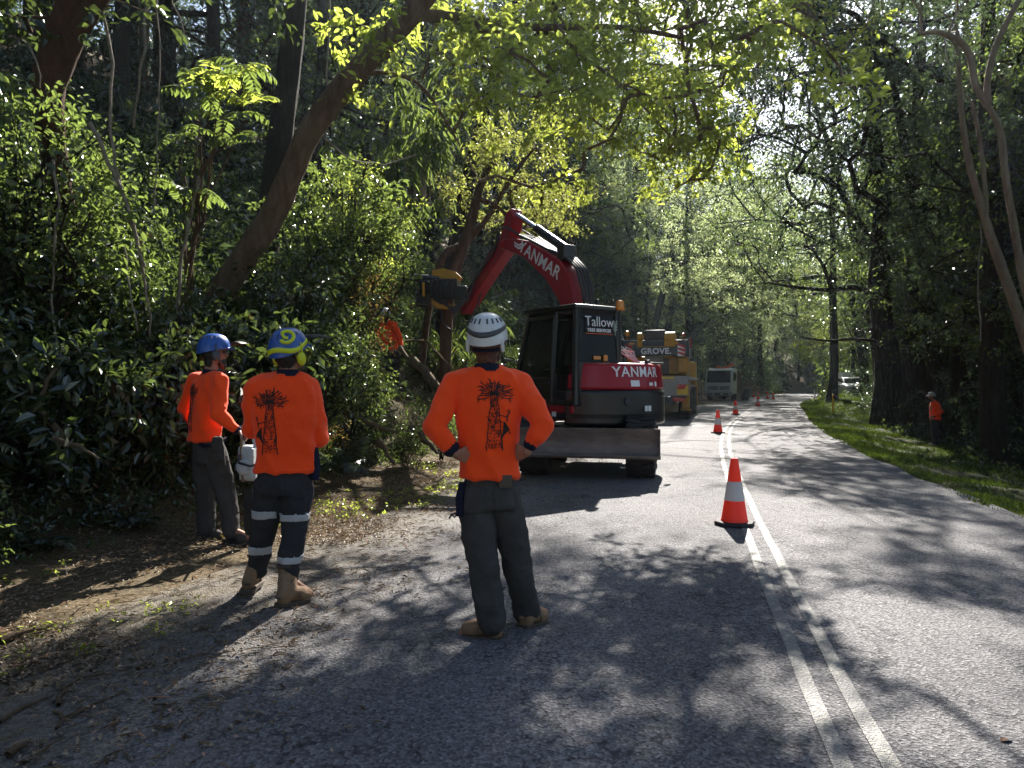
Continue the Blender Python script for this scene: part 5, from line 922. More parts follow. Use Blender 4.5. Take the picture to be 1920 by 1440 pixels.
# ---- parked cars on the verge
def car(loc, rz, label, paint, seed, hatch=True):
    c = empty('parked_car', loc, label, 'car', None, rz)
    m = MB(); sec = [(-.02, .42), (-.04, .6), (.02, .86), (.25, .98), (1.05, 1.06), (1.15, 1.1), (4.4, 1.08), (4.55, .8), (4.5, .42), (3.9, .3), (.5, .3)]
    m.prism(sec, -.86, .86); b = m.build('body', paint, c, .14, 4)
    m = MB(); m.prism([(1.02, 1.02), (1.75, 1.52), (2.1, 1.6), (3.6, 1.58), (4.35, 1.05)], -.74, .74); m.build('cabin', paint, c, .1, 3)
    m = MB(); m.add([(-.68, 1.13, 1.11), (.68, 1.13, 1.11), (.6, 1.72, 1.515), (-.6, 1.72, 1.515)], [(0, 1, 2, 3)]); m.build('windscreen', MATS['dark screen'], c)
    for s in (-1, 1):
        m = MB(); m.add([(s * .752, 1.35, 1.12), (s * .752, 4.0, 1.12), (s * .752, 3.55, 1.5), (s * .752, 1.85, 1.5)], [(0, 1, 2, 3)]); m.build('side_window', MATS['dark screen'], c)
        m = MB(); m.box((s * .66, .06, .8), (.34, .2, .16)); m.build('headlight', MATS['lamp glass'], c, .04)
        m = MB(); m.box((s * .98, 1.35, 1.12), (.22, .1, .15)); m.build('wing_mirror', paint, c, .03)
        for y in (.85, 3.55): wheel(c, (s * .76, y, .34), .34, .22, 0, M_SKY, 24)
    m = MB(); m.box((0, -.02, .72), (.9, .06, .18)); m.box((0, -.03, .45), (1.3, .06, .2)); g = m.build('grille', M_BLK, c, .04); m = MB(); m.box((0, -.07, .52), (.38, .02, .1)); m.build('number_plate', M_LET, c)
    m = MB()
    for s in (-1, 1): m.cyl((s * .6, 2.1, 1.64), (s * .6, 3.6, 1.63), .02)
    m.build('roof_rail', M_BLK, c)
    if hatch: m = MB(); m.box((0, 4.45, 1.82), (1.36, 1.1, .08), Matrix.Rotation(.32, 3, 'X')); m.box((0, 4.9, 1.98), (1.3, .22, .04)); m.build('tailgate', paint, c, .03)
    return c
def car_at(px, py, d, rz, *a):
    p = at(px, py, d); car((p.x, d, gz(p.x, d)), rz, *a)
car_at(1608, 742, 54, R(-14), 'pale car facing us on the verge with its tailgate raised', M_WHT, 1)
car_at(1640, 740, 60, R(-10), 'silver car half hidden by leaves, parked behind the pale one', mat('silver paint', (.35, .36, .38), .35, .3, coat=.4), 2, False)
# ---- cones
CR = mat('fluorescent cone red', (1.25, .045, .014), .5, 0, .06, 4); CG = mat('reflective cone band', (.52, .50, .49), .45, 0, .06); CB = mat('black cone base', (.02, .018, .02), .8, 0, .2)
cone = empty('traffic_cone', (0, 0, 0), 'x', 'traffic cone', 'traffic cones along the centre line')
m = MB(); h_ = .19; ch = .07; pl_ = [(h_, ch), (ch, h_), (-ch, h_), (-h_, ch), (-h_, -ch), (-ch, -h_), (ch, -h_), (h_, -ch)]; pl_ = [(x * 1.08, y * 1.08) for x, y in pl_]; slab(m, pl_, .0, .035, .97); m.build('base', CB, cone, .006)
m = MB(); rr = lambda z: .142 - .105 * z / .7; m.lathe([(rr(.03) + .006, .035), (rr(.05), .06), (rr(.25), .25), (rr(.25) - .004, .26), (rr(.46) - .004, .45), (rr(.46), .46), (rr(.68), .68), (rr(.7) - .004, .7), (rr(.7) - .014, .7), (rr(.6) - .012, .58), (0, .58)], n=36); m.build('body', CR, cone)
m = MB(); m.lathe([(rr(.255) + .0015, .255), (rr(.455) + .0015, .455)], n=36); m.build('reflective_band', CG, cone)
CL = ['big near cone standing alone on the double centre line', 'second cone from the near one, where the lines start to curve', 'third cone along the line, opposite the crane tyres', 'fourth cone along the line, level with the front of the white truck', 'cone just behind the fourth one, beside the white truck bed', 'farthest small cone, closest to the trees at the bend', 'far cone left of the last pair, near the road bend', 'last far cone standing nearest the middle of the road at the bend']
for k, (px, d) in enumerate([(1377, 7.55), (1346, 21.6), (1379, 34.5), (1421, 48), (1422, 72), (1413, 80), (1439, 72), (1450, 68)]):
    o = cone if k == 0 else copy_tree(cone); X = (px - 960) / FPX * d; o.location = (X, d, .012); o['label'] = CL[k]; o.rotation_euler = (0, 0, [.35, .7, .2, 1.1, .5, .9, .1, .4][k])
# ---- marker posts
def post_at(px, py, d, h, col, label, band):
    X = (px - 960) / FPX * d; p = empty('marker_post', (X, d, gz(X, d) - .05), label, 'post', None, .2); m = MB(); m.box((0, 0, h / 2), (.11, .07, h), taper=(.9, .9)); m.build('post', col, p, .015); m = MB(); m.box((0, -.042, h - .16), (.07, .012, .12)); m.build('reflector', band, p)
post_at(1562, 768, 39, 1.05, M_RFY, 'weathered yellow marker post on the grass verge', M_RLN)
post_at(1527, 738, 92, .9, M_WHT, 'small white guide post at the road bend, nearer the dark gap', M_RLN); post_at(1557, 733, 96, .9, M_WHT, 'small white guide post at the bend beside the parked car', M_RLN)
# ------------------------------------------------------------------ people
HV = mat('orange work shirt', (1.08, .08, .009), .75, 0, .05, 3, bump=.45, bscale=6, bdist=.04, spec=.15, sheen=.15)
NAVY = mat('navy cloth', (.012, .014, .03), .85, 0, .2, 20, spec=.2); TRG = mat('dark grey work trousers', (.062, .058, .055), .9, 0, .18, 7, bump=.5, bscale=14, bdist=.012, spec=.15)
TRN = mat('charcoal work trousers', (.036, .036, .039), .9, 0, .18, 7, bump=.5, bscale=14, bdist=.012, spec=.15); REFL = mat('reflective tape', (.42, .43, .44), .5, 0, .05, 30)
BOOT = mat('tan suede boot', (.20, .12, .064), .88, 0, .3, 16, bump=.6, bscale=45, bdist=.006, dirt=(.12, .085, .055)); BOOTD = mat('dark leather boot', (.05, .036, .028), .7, 0, .2, 12); SOLE = mat('boot sole', (.07, .05, .034), .8); SOLED = mat('black sole', (.02, .018, .016), .8)
SKIN = mat('sun-tanned skin', (.33, .16, .10), .55, 0, .08, 9, spec=.35); HAIRR = mat('auburn hair', (.10, .035, .015), .6, 0, .35, 40, bump=.8, bscale=120, stretch=(1, 1, .2)); HAIRD = mat('dark hair', (.012, .009, .007), .55, 0, .3, 40, bump=.8, bscale=120, stretch=(1, 1, .2))
H_W = mat('white helmet shell', (.62, .63, .62), .35, 0, .07, 6, coat=.3, dirt=(.4, .4, .38)); H_B = mat('blue helmet shell', (.015, .085, .36), .35, 0, .08, 6, coat=.3); H_Y = mat('fluoro yellow trim', (.62, .68, .015), .45, 0, .05); H_G = mat('grey helmet band', (.07, .07, .075), .5); PRINT = mat('dark shirt print', (.02, .012, .01), .9, 0, .1)
EYE = mat('eye', (.08, .06, .05), .15)
def roundcone(mb, p0, r0, p1, r1, n=14):
    p0, p1 = Vector(p0), Vector(p1); ax = p1 - p0; L = ax.length
    if L < 1e-4: ax = Vector((0, 0, 1)); L = 1e-4
    q = ax.to_track_quat('Z', 'Y').to_matrix().to_4x4(); prof = []
    for i in range(6): a = -math.pi / 2 + i * math.pi / 2 / 5; prof.append((max(r0 * math.cos(a), 1e-5), r0 * math.sin(a)))
    for i in range(6): a = i * math.pi / 2 / 5; prof.append((max(r1 * math.cos(a), 1e-5), L + r1 * math.sin(a)))
    vs = []
    for r, h in prof:
        for k in range(n): t = 2 * math.pi * k / n; vs.append((r * math.cos(t), r * math.sin(t), h))
    fs = [(j * n + k, j * n + (k + 1) % n, (j + 1) * n + (k + 1) % n, (j + 1) * n + k) for j in range(len(prof) - 1) for k in range(n)]
    fs += [tuple(range(n - 1, -1, -1)), tuple(range((len(prof) - 1) * n, len(prof) * n))]; mb.add(vs, fs, True, Matrix.Translation(p0) @ q)
def limb(mb, pts, rad, n=14):
    for i in range(len(pts) - 1): roundcone(mb, pts[i], rad[i], pts[i + 1], rad[i + 1], n)
def ball(mb, c, r, M=None, n=16):
    vs, fs = [], []; k = 10
    for j in range(k + 1):
        a = -math.pi / 2 + math.pi * j / k
        for i in range(n): t = 2 * math.pi * i / n; vs.append((r[0] * max(math.cos(a), 1e-4) * math.cos(t), r[1] * max(math.cos(a), 1e-4) * math.sin(t), r[2] * math.sin(a)))
    fs = [(j * n + i, j * n + (i + 1) % n, (j + 1) * n + (i + 1) % n, (j + 1) * n + i) for j in range(k) for i in range(n)] + [tuple(range(n - 1, -1, -1)), tuple(range(k * n, (k + 1) * n))]
    mb.add(vs, fs, True, Matrix.Translation(c) @ (M or Matrix()))
def loft(mb, rows, n=28, pw=2.3):
    """rows: (centre, half width vector, half depth vector); closed"""
    vs = []
    for c, a, b in rows:
        c, a, b = Vector(c), Vector(a), Vector(b)
        for i in range(n):
            t = 2 * math.pi * i / n; x, y = math.cos(t), math.sin(t); x = math.copysign(abs(x) ** (2 / pw), x); y = math.copysign(abs(y) ** (2 / pw), y); vs.append(c + a * x + b * y)
    k = len(rows); fs = [(j * n + i, j * n + (i + 1) % n, (j + 1) * n + (i + 1) % n, (j + 1) * n + i) for j in range(k - 1) for i in range(n)] + [tuple(range(n - 1, -1, -1)), tuple(range((k - 1) * n, k * n))]
    mb.add(vs, fs, True)
SHEAR = [np.array([[1, 0, .55], [0, 1, .3], [-.5, .2, 1]]), np.array([[1, 0, -.5], [0, 1, .4], [.6, -.3, 1]])]
def solid(mb, name, m, parent, vox, smooth=6, wr=None, origin=None, close=True):
    """melts overlapping shapes into one continuous surface"""
    me = bpy.data.meshes.new(name); me.from_pydata([tuple(p) for p in mb.v], [], mb.f); o = link(name, me, m)
    r = o.modifiers.new('melt', 'REMESH'); r.mode = 'VOXEL'; r.voxel_size = vox; r.use_smooth_shade = True
    if smooth: s = o.modifiers.new('smooth', 'SMOOTH'); s.factor = .5; s.iterations = smooth
    bake(o); me = o.data
    if wr:
        n = len(me.vertices); co = np.empty(n * 3, np.float32); me.vertices.foreach_get('co', co); co = co.reshape(-1, 3); no = np.empty(n * 3, np.float32); me.vertex_normals.foreach_get('vector', no); no = no.reshape(-1, 3)
        dsp = np.zeros(n)
        for sc_, amp, sd in wr: dsp += amp * (1 - 2 * np.abs(2 * vnoise((co.astype(np.float64) @ SHEAR[sd % 2]) * np.array(sc_) + 50, sd) - 1))
        co = co + no * dsp[:, None]; me.vertices.foreach_set('co', co.ravel().astype(np.float32)); me.update()
    for p in me.polygons: p.use_smooth = True
    if not me.materials: me.materials.append(m)
    if origin is not None: me.transform(Matrix.Translation(-Vector(origin)))
    if parent is not None: o.parent = parent
    return o
def hand(mb, w, d, nrm, side, curl=.5, s=1.0):
    """palm, four fingers of unequal length with bent knuckles, thumb from the side of the palm; w wrist, d finger direction, nrm back-of-hand normal"""
    d = Vector(d).normalized(); nrm = Vector(nrm); nrm = (nrm - d * nrm.dot(d)).normalized(); sd = d.cross(nrm) * side; w = Vector(w)
    for k, (o, L) in enumerate(((-.030, .072), (-.010, .080), (.011, .075), (.030, .058))):
        b0 = w + sd * o * .55 * s; kn = w + d * (.085 - abs(o) * .15) * s + sd * o * s; roundcone(mb, b0, .014 * s, kn, .0115 * s, 10)
        p = kn; a = 0
        for seg, fr in enumerate((.45, .32, .23)):
            a += curl * (.55 + .45 * seg + .06 * k); q = p + (d * math.cos(a) - nrm * math.sin(a)) * L * fr * s; roundcone(mb, p, (.0098 - .0009 * seg) * s, q, (.0092 - .0011 * seg) * s, 10); p = q
    t0 = w + d * .022 * s - sd * .024 * s; t1 = t0 + (d * .65 - sd * .62 - nrm * .25).normalized() * .042 * s; t2 = t1 + (d * .85 - sd * .22 - nrm * .4).normalized() * .032 * s; limb(mb, [t0, t1, t2], [.0145 * s, .0115 * s, .009 * s], 10)
def helmet_pt(c, F, S, U, a, t, off=0., k=(.118, .146, .125), drop=0.):
    """a: turn from front, t: 0 crown .. 1 rim"""
    fy, sx = math.cos(a), math.sin(a); rim = -.035 - .028 * max(0, -fy) - drop + .02 * max(0, fy); ph = t * math.pi / 2 * .98
    r = math.sin(ph) ** .82; z = math.cos(ph) ** .9 * k[2]; z = z + (rim) * t ** 2.2
    return Vector(c) + (S * sx * (k[0] + off) + F * fy * (k[1] + off)) * r + U * (z + off * (1 - t))
def patch(mb, fn, a0, a1, na, t0, t1, ntt, thick=.0):
    vs = []; 
    for j in range(ntt + 1):
        for i in range(na + 1):
            a = a0 + (a1 - a0) * i / na; tt0 = t0(a) if callable(t0) else t0; tt1 = t1(a) if callable(t1) else t1; vs.append(fn(a, tt0 + (tt1 - tt0) * j / ntt))
    mb.add(vs, [(j * (na + 1) + i, j * (na + 1) + i + 1, (j + 1) * (na + 1) + i + 1, (j + 1) * (na + 1) + i) for j in range(ntt) for i in range(na)], True)
def boot(parent, heel, toe, ankle, col, sole, high=.14, w_=.048):
    heel, toe, ankle = Vector(heel), Vector(toe), Vector(ankle); f = (toe - heel); f.z = 0; L = f.length; f.normalize(); s = f.cross(Vector((0, 0, 1)))
    P = lambda a, b, z: heel + f * a * L + s * b + Vector((0, 0, z))
    mb = MB(); limb(mb, [P(.15, 0, .075), P(.45, 0, .08), P(.72, 0, .066), P(.86, 0, .058)], [.045, .05, w_ * 1.08, .046]); limb(mb, [P(.7, .012, .054), P(.84, .01, .05)], [.049, .044]); roundcone(mb, ankle + Vector((0, 0, high - .115)), .061, ankle + Vector((0, 0, high - .1)), .061); limb(mb, [P(.16, 0, .08), ankle + Vector((0, 0, high - .1))], [.045, .055]); limb(mb, [P(.4, 0, .09), ankle + Vector((0, 0, high - .1)) + f * .012], [.045, .05])
    ball(mb, P(.18, 0, .045), (.046, .046, .04)); o = solid(mb, 'boot', col, parent, .0075, 5, origin=parent.location)
    outl = [(-.05, .025), (-.03, .042), (.15, .052), (.4, .05), (.7, .064), (.86, .058), (.98, .034), (1.02, 0)]; outl = outl + [(a, -b) for a, b in reversed(outl[:-1])]
    m = MB(); n = len(outl); vs = [P(a, b, 0) - parent.location for a, b in outl] + [P(a, b * 1.04, .036) - parent.location for a, b in outl]; m.add(vs, [(i, (i + 1) % n, n + (i + 1) % n, n + i) for i in range(n)] + [tuple(range(n - 1, -1, -1)), tuple(range(n, 2 * n))]); m.build('sole', sole, o, .004)
    m = MB()
    for k in range(5): a = P(.62 - .075 * k, .022, .075 + .022 * k) - parent.location; b = P(.6 - .075 * k, -.022, .08 + .022 * k) - parent.location; m.tube([a + f * .01, (a + b) / 2 + f * .03 + Vector((0, 0, .014)), b + f * .01], .0035, 5)
    m.build('lace', sole, o)
    m = MB(); tc = ankle + Vector((0, 0, high - .072)) - parent.location; m.tube([tc + (f * math.cos(g) * 1.05 + s * math.sin(g)) * .058 for g in np.linspace(0, 2 * math.pi, 19)], .011, 8); m.build('padded_collar', sole, o)
    m = MB(); hb = [P(-.035 + .012 * abs(i), .014 * i, 0) - parent.location for i in (-2, -1, 0, 1, 2)]; m.tube([p + Vector((0, 0, .075)) for p in hb], .006, 6); m.build('heel_seam', sole, o); m = MB(); m.tube([P(.55, b_, .004) + Vector((0, 0, h_)) - parent.location for b_, h_ in ((-.058, .04), (-.045, .085), (0, .112), (.045, .085), (.058, .04))], .004, 6); m.build('toe_seam', sole, o); return o
def ring_band(parent, name, m, p0, p1, r0, r1, o=None):
    mb = MB(); p0, p1 = Vector(p0) - parent.location, Vector(p1) - parent.location; mb.cyl(p0, p1, r0, r1, 26, False); x = mb.build(name, m, o or parent); s = x.modifiers.new('t', 'SOLIDIFY'); s.thickness = .004; s.offset = 0; return x
def cloth_band(src, name, m, parent, sel, off):
    """a strip of tape or rib that hugs a garment: the garment's own faces lifted a little"""
    bm = bmesh.new(); bm.from_mesh(src.data); bm.normal_update()
    bmesh.ops.delete(bm, geom=[f for f in bm.faces if not sel(f.calc_center_median() + parent.location)], context='FACES')
    for v in bm.verts: v.co += v.normal * off
    me = bpy.data.meshes.new(name); bm.to_mesh(me); bm.free(); o = link(name, me, m, src)
    for p in me.polygons: p.use_smooth = True
    s = o.modifiers.new('t', 'SOLIDIFY'); s.thickness = off * .9; s.offset = -1; return o
def person(sp):
    d0 = sp['d']; A = lambda p: at(p[0], p[1], p[2] if len(p) > 2 else d0)
    root = empty('person', A(sp['ground']), sp['label'], 'person', sp.get('group')); root.location.z = sp.get('z', 0.); O = root.location
    F = Vector(sp['face']).normalized(); U0 = Vector(sp.get('headup', (0, 0, 1))); S = F.cross(U0).normalized(); U = S.cross(F).normalized(); hc = A(sp['head']); vb = sp.get('vox', .011)
    J = {k: A(v) for k, v in sp['J'].items()}; k = sp.get('k', 1.0)
    # the body: one continuous skin from crown to feet
    b = MB(); Mh = Matrix((S, F, U)).transposed().to_4x4(); hp = lambda x, y, z: hc + (S * x + F * y + U * z) * k
    ball(b, hp(0, -.012, .022), (.076 * k, .094 * k, .092 * k), Mh); ball(b, hp(0, .03, -.045), (.060 * k, .066 * k, .07 * k), Mh); limb(b, [hp(0, .075, -.088), hp(0, .06, -.08)], [.024 * k, .03 * k]); roundcone(b, hp(0, .098, .005), .010 * k, hp(0, .112, -.024), .016 * k); ball(b, hp(0, .088, .034), (.056 * k, .016 * k, .012 * k), Mh); ball(b, hp(0, .092, -.052), (.026 * k, .012 * k, .009 * k), Mh); ball(b, hp(0, .09, -.064), (.023 * k, .013 * k, .008 * k), Mh)
    for s in (-1, 1): ball(b, hp(s * .08, -.008, -.012), (.011 * k, .024 * k, .034 * k), Mh @ Matrix.Rotation(s * .3, 4, 'Z')); ball(b, hp(s * .046, .064, -.018), (.022 * k, .02 * k, .016 * k), Mh)
    limb(b, [hp(0, -.02, -.06), J['neck'], J['chest']], [.058 * k, .064 * k, .12]); limb(b, [J['chest'], J['waist'], J['pelvis']], [.125, .11, .12])
    for s in 'LR':
        limb(b, [J['neck'] - Vector((0, 0, .05)), J['sh' + s] - Vector((0, 0, .02))], [.04, .045]); limb(b, [J['sh' + s], J['el' + s], J['wr' + s]], [.046 * k, .036 * k, .027 * k]); limb(b, [J['pelvis'], J['hip' + s], J['kn' + s], J['an' + s]], [.1, .078, .055, .04]); limb(b, [J['an' + s], A(sp['toe' + s]) + Vector((0, 0, .04))], [.04, .03])
        h = sp['hand' + s]; hand(b, J['wr' + s], h[0], h[1], h[2], h[3], k)
    solid(b, 'body', SKIN, root, sp.get('bvox', .0075), 3, origin=O)
    for s in (-1, 1): m = MB(); ball(m, hp(s * .032, .083, .006) - O, (.0125 * k,) * 3, None, 10); m.build('eye', EYE, root)
    # shirt
    sb = MB(); side = Vector(sp['side']).normalized(); dep = Vector((0, 0, 1)).cross(side).normalized(); pxm = FPX / d0
    rows = [(A((px, py)) + dep * dp, side * hw / pxm, dep * ry) for px, py, hw, ry, dp in sp['torso']]; loft(sb, rows)
    for s in 'LR':
        limb(sb, [rows[0][0] + Vector((0, 0, -.03)), J['sh' + s] + Vector((0, 0, .004))], [.062, .072 * k]); e, w_ = J['el' + s], J['wr' + s]; cuff = w_ + (e - w_).normalized() * sp.get('cuff', .015)
        limb(sb, [J['sh' + s], J['sh' + s].lerp(e, .5), e, e.lerp(w_, .45), cuff], [.074 * k, .067 * k, .058 * k, .054 * k, .04 * k])
    shirt = solid(sb, 'shirt', sp.get('shirt', HV), root, vb, sp.get('ssm', 7), sp.get('swr', [((7, 7, 2.2), .012, 1), ((11, 11, 7), .008, 2)]), O)
    for s in 'LR':
        e, w_ = J['el' + s], J['wr' + s]; ax = (w_ - e).normalized(); L = (w_ - e).length - sp.get('cuff', .015)
        cloth_band(shirt, 'cuff', NAVY, root, lambda c, e=e, ax=ax, L=L: L + .002 < (c - e).dot(ax) < L + .05 and ((c - e) - ax * (c - e).dot(ax)).length < .052, .004)
    m = MB(); nk = J['neck']; m.lathe([(.085 * k, -.03), (.078 * k, -.008), (.070 * k, .014), (.062 * k, .016)], nk - O, n=22, M=Vector(sp.get('neckdir', (0, 0, 1))).to_track_quat('Z', 'Y').to_matrix().to_4x4()); m.build('collar', NAVY, shirt)
    zb = A((rows and sp['torso'][-1][0], sp['torso'][-1][1])).z; cloth_band(shirt, 'hem', sp.get('shirt', HV), root, lambda c: zb - .03 < c.z < zb + .028, .0022)
    # trousers
    tb = MB(); loft(tb, [(A((px, py)) + dep * dp, side * (hw * (.84, .9, .95, 1)[i] / pxm), dep * ry * (.82, .88, .94, 1)[i]) for i, (px, py, hw, ry, dp) in enumerate(sp['hips'])])
    for s in 'LR':
        hpj, kn, an = J['hip' + s], J['kn' + s], J['an' + s]; tr_ = sp.get('leg', (.105, .098, .084, .078, .072)); limb(tb, [hpj, hpj.lerp(kn, .5), kn, kn.lerp(an, .55), an], [x for x in tr_])
    tro = solid(tb, 'trousers', sp['tro'], root, vb, 5, sp.get('twr', [((6, 6, 4), .011, 5), ((11, 11, 9), .007, 6), ((24, 24, 20), .003, 7)]), O)
    pk = J['pelvis']
    for s in (-1, 1) if d0 < 8 else ():
        c0 = pk + side * (.085 * s)
        cloth_band(tro, 'back_pocket', sp['tro'], root, lambda c, c0=c0: abs((c - c0).dot(side)) < .062 and -.16 < c.z - c0.z < -.005 and (c - pk).dot(dep) < -.02, .0035)
        kz = J['kn' + ('L' if s < 0 else 'R')]
        cloth_band(tro, 'knee_panel', sp['tro'], root, lambda c, kz=kz: -.17 < c.z - kz.z < .13 and abs((c - kz).dot(side)) < .13 and (c - kz).dot(dep) > .01, .003)
    for z0, z1, s in sp.get('bands', []):
        kn = J['kn' + s]; cloth_band(tro, 'reflective_band', REFL, root, lambda c, z0=z0, z1=z1, kn=kn, s=s: z0 < c.z < z1 and abs((c - J['kn' + s]).x) < .11 + .3 * abs(c.z - kn.z) * 0 and (c - J['kn' + s]).length < .5 and (c - J['kn' + s]).x * 1 < 9 and abs(c.x - np.interp(c.z, [J['an' + s].z, kn.z, J['hip' + s].z], [J['an' + s].x, kn.x, J['hip' + s].x])) < .1, .004)
    for s in 'LR': boot(root, A(sp['heel' + s]), A(sp['toe' + s]), J['an' + s], sp['boot'], sp['sole'], sp.get('high', .1))
    return dict(root=root, shirt=shirt, tro=tro, hc=hc, F=F, S=S, U=U, hp=hp, A=A, J=J, O=O, k=k, side=side, dep=dep)
def helmet(P, kind):
    P = dict(P, k=P['k'] * 1.04)
    c = P['hp'](0, -.005, .055) - P['O']; F, S, U, k = P['F'], P['S'], P['U'], P['k']; kk = tuple(x * k for x in (.118, .146, .125)); fn = lambda a, t, off=0: helmet_pt(c, F, S, U, a, t, off, kk)
    m = MB(); patch(m, lambda a, t: fn(a, t), 0, 2 * math.pi, 48, .0001, 1, 14); patch(m, lambda a, t: fn(a, 1) + (fn(a, .97) - fn(a, 1)) * 0 - (S * math.sin(a) + F * math.cos(a)) * .006 * t + U * .03 * t, 0, 2 * math.pi, 48, 0, 1, 2)
    shell = m.build('helmet', {'w': H_W, 'b': H_B, 'y': H_B, 'c': H_W}[kind], P['root'], fix=True)
    m = MB(); patch(m, lambda a, t: fn(a, .93 + .0 * t) + (S * math.sin(a) + F * math.cos(a)) * (.05 * math.cos(a) ** 2 * t) - U * (.012 + .018 * t), -.9, .9, 14, 0, 1, 3); x = m.build('brim', {'w': H_G, 'b': H_B, 'y': H_B, 'c': H_G}[kind], shell); x.modifiers.new('t', 'SOLIDIFY').thickness = .004
    m = MB()
    for s in (-1, 1): m.tube([fn(s * 1.35, .98), P['hp'](s * .082, .02, -.05) - P['O'], P['hp'](s * .05, .06, -.118) - P['O'], P['hp'](0, .085, -.135) - P['O']], .006, 6); m.tube([fn(s * 1.9, .98), P['hp'](s * .084, .0, -.05) - P['O'], P['hp'](s * .05, .06, -.118) - P['O']], .006, 6)
    m.build('chin_strap', H_G, P['root'])
    m = MB()
    for i in range(5):
        for s in (-1, 1): a = math.pi - s * (.25 + .35 * i); p0 = fn(a, .42, .001); p1 = fn(a, .56, .001); m.tube([p0, p1], .006, 6)
    m.build('vent', H_G, shell)
    if kind == 'w':
        m = MB(); patch(m, lambda a, t: fn(a, t, .003), math.pi - 1.9, math.pi + 1.9, 30, lambda a: .70 - .0 + .05 * math.cos((a - math.pi) * 1.6), lambda a: .80 + .06 * math.cos((a - math.pi) * 1.6), 2); x = m.build('helmet_stripe', H_G, shell); x.modifiers.new('t', 'SOLIDIFY').thickness = .002
        m = MB(); patch(m, lambda a, t: P['hp'](0, -.01, -.018 - .022 * t) - P['O'] + S * math.sin(a) * .086 * k + F * math.cos(a) * .104 * k, math.pi - 1.2, math.pi + 1.2, 20, 0, 1, 3); x = m.build('cradle', NAVY, shell); x.modifiers.new('t', 'SOLIDIFY').thickness = .003
        for s in (-1, 1): m = MB(); limb(m, [fn(math.pi + s * 1.0, .97, -.004), fn(math.pi + s * 1.05, 1, -.002) - U * .045], [.014, .011]); m.build('ear_guard', H_W, shell)
    if kind == 'y':
        m = MB(); patch(m, lambda a, t: fn(a, t, .004), 0, 2 * math.pi, 60, lambda a: .83 + .05 * math.cos(a * 3 + .6), lambda a: .94 + .05 * math.cos(a * 3 + .6), 2); x = m.build('helmet_stripe', H_Y, shell); x.modifiers.new('t', 'SOLIDIFY').thickness = .003
        m = MB(); pts = [fn(2.25 + .42 * math.cos(g) * 1.0, .52 + .19 * math.sin(g), .004) for g in np.linspace(.5, 5.6, 22)]; m.tube(pts, .013, 7); m.tube([pts[-1], fn(2.4, .56, .004), fn(2.2, .6, .004)], .011, 6); m.build('helmet_swirl', H_Y, shell)
    if kind in 'yb':
        for s in (-1, 1):
            m = MB(); q = P['hp'](s * .088, -.012, -.03) - P['O']; Mx = Matrix((S, F, U)).transposed().to_4x4(); ball(m, q + S * s * .022 * k, (.024 * k, .036 * k, .048 * k), Mx); m.tube([q + S * s * .03, fn(s * 1.6, .93, .006), fn(s * 1.6, .8, .004)], .006, 6); m.build('earmuff', H_Y if kind == 'y' else H_G, shell)
        m = MB(); patch(m, lambda a, t: fn(a, .9) + (S * math.sin(a) + F * math.cos(a)) * (.03 + .13 * t) + U * (.02 - .015 * t + .02 * math.sin(t * 3)), -.95, .95, 14, 0, 1, 5); x = m.build('visor', mat('black mesh visor', (.015, .015, .016), .6), shell); x.modifiers.new('t', 'SOLIDIFY').thickness = .003
def hair(P, m_, long=0):
    m = MB(); Mh = Matrix((P['S'], P['F'], P['U'])).transposed().to_4x4(); hp = P['hp']; k = P['k']; ball(m, hp(0, -.034, -.005), (.080 * k, .080 * k, .085 * k), Mh); ball(m, hp(0, -.05, -.06 - .02 * long), (.062 * k, .045 * k, .055 * k), Mh)
    if long: ball(m, hp(0, -.05, -.11), (.05, .035, .05), Mh)
    solid(m, 'hair', m_, P['root'], .008, 3, [((60, 60, 14), .004, 8)], P['O'])
def beard(P, m_):
    m = MB(); Mh = Matrix((P['S'], P['F'], P['U'])).transposed().to_4x4(); ball(m, P['hp'](0, .052, -.09), (.056, .05, .05), Mh); ball(m, P['hp'](0, .07, -.12), (.035, .03, .04), Mh); solid(m, 'beard', m_, P['root'], .008, 3, [((60, 60, 20), .004, 8)], P['O'])
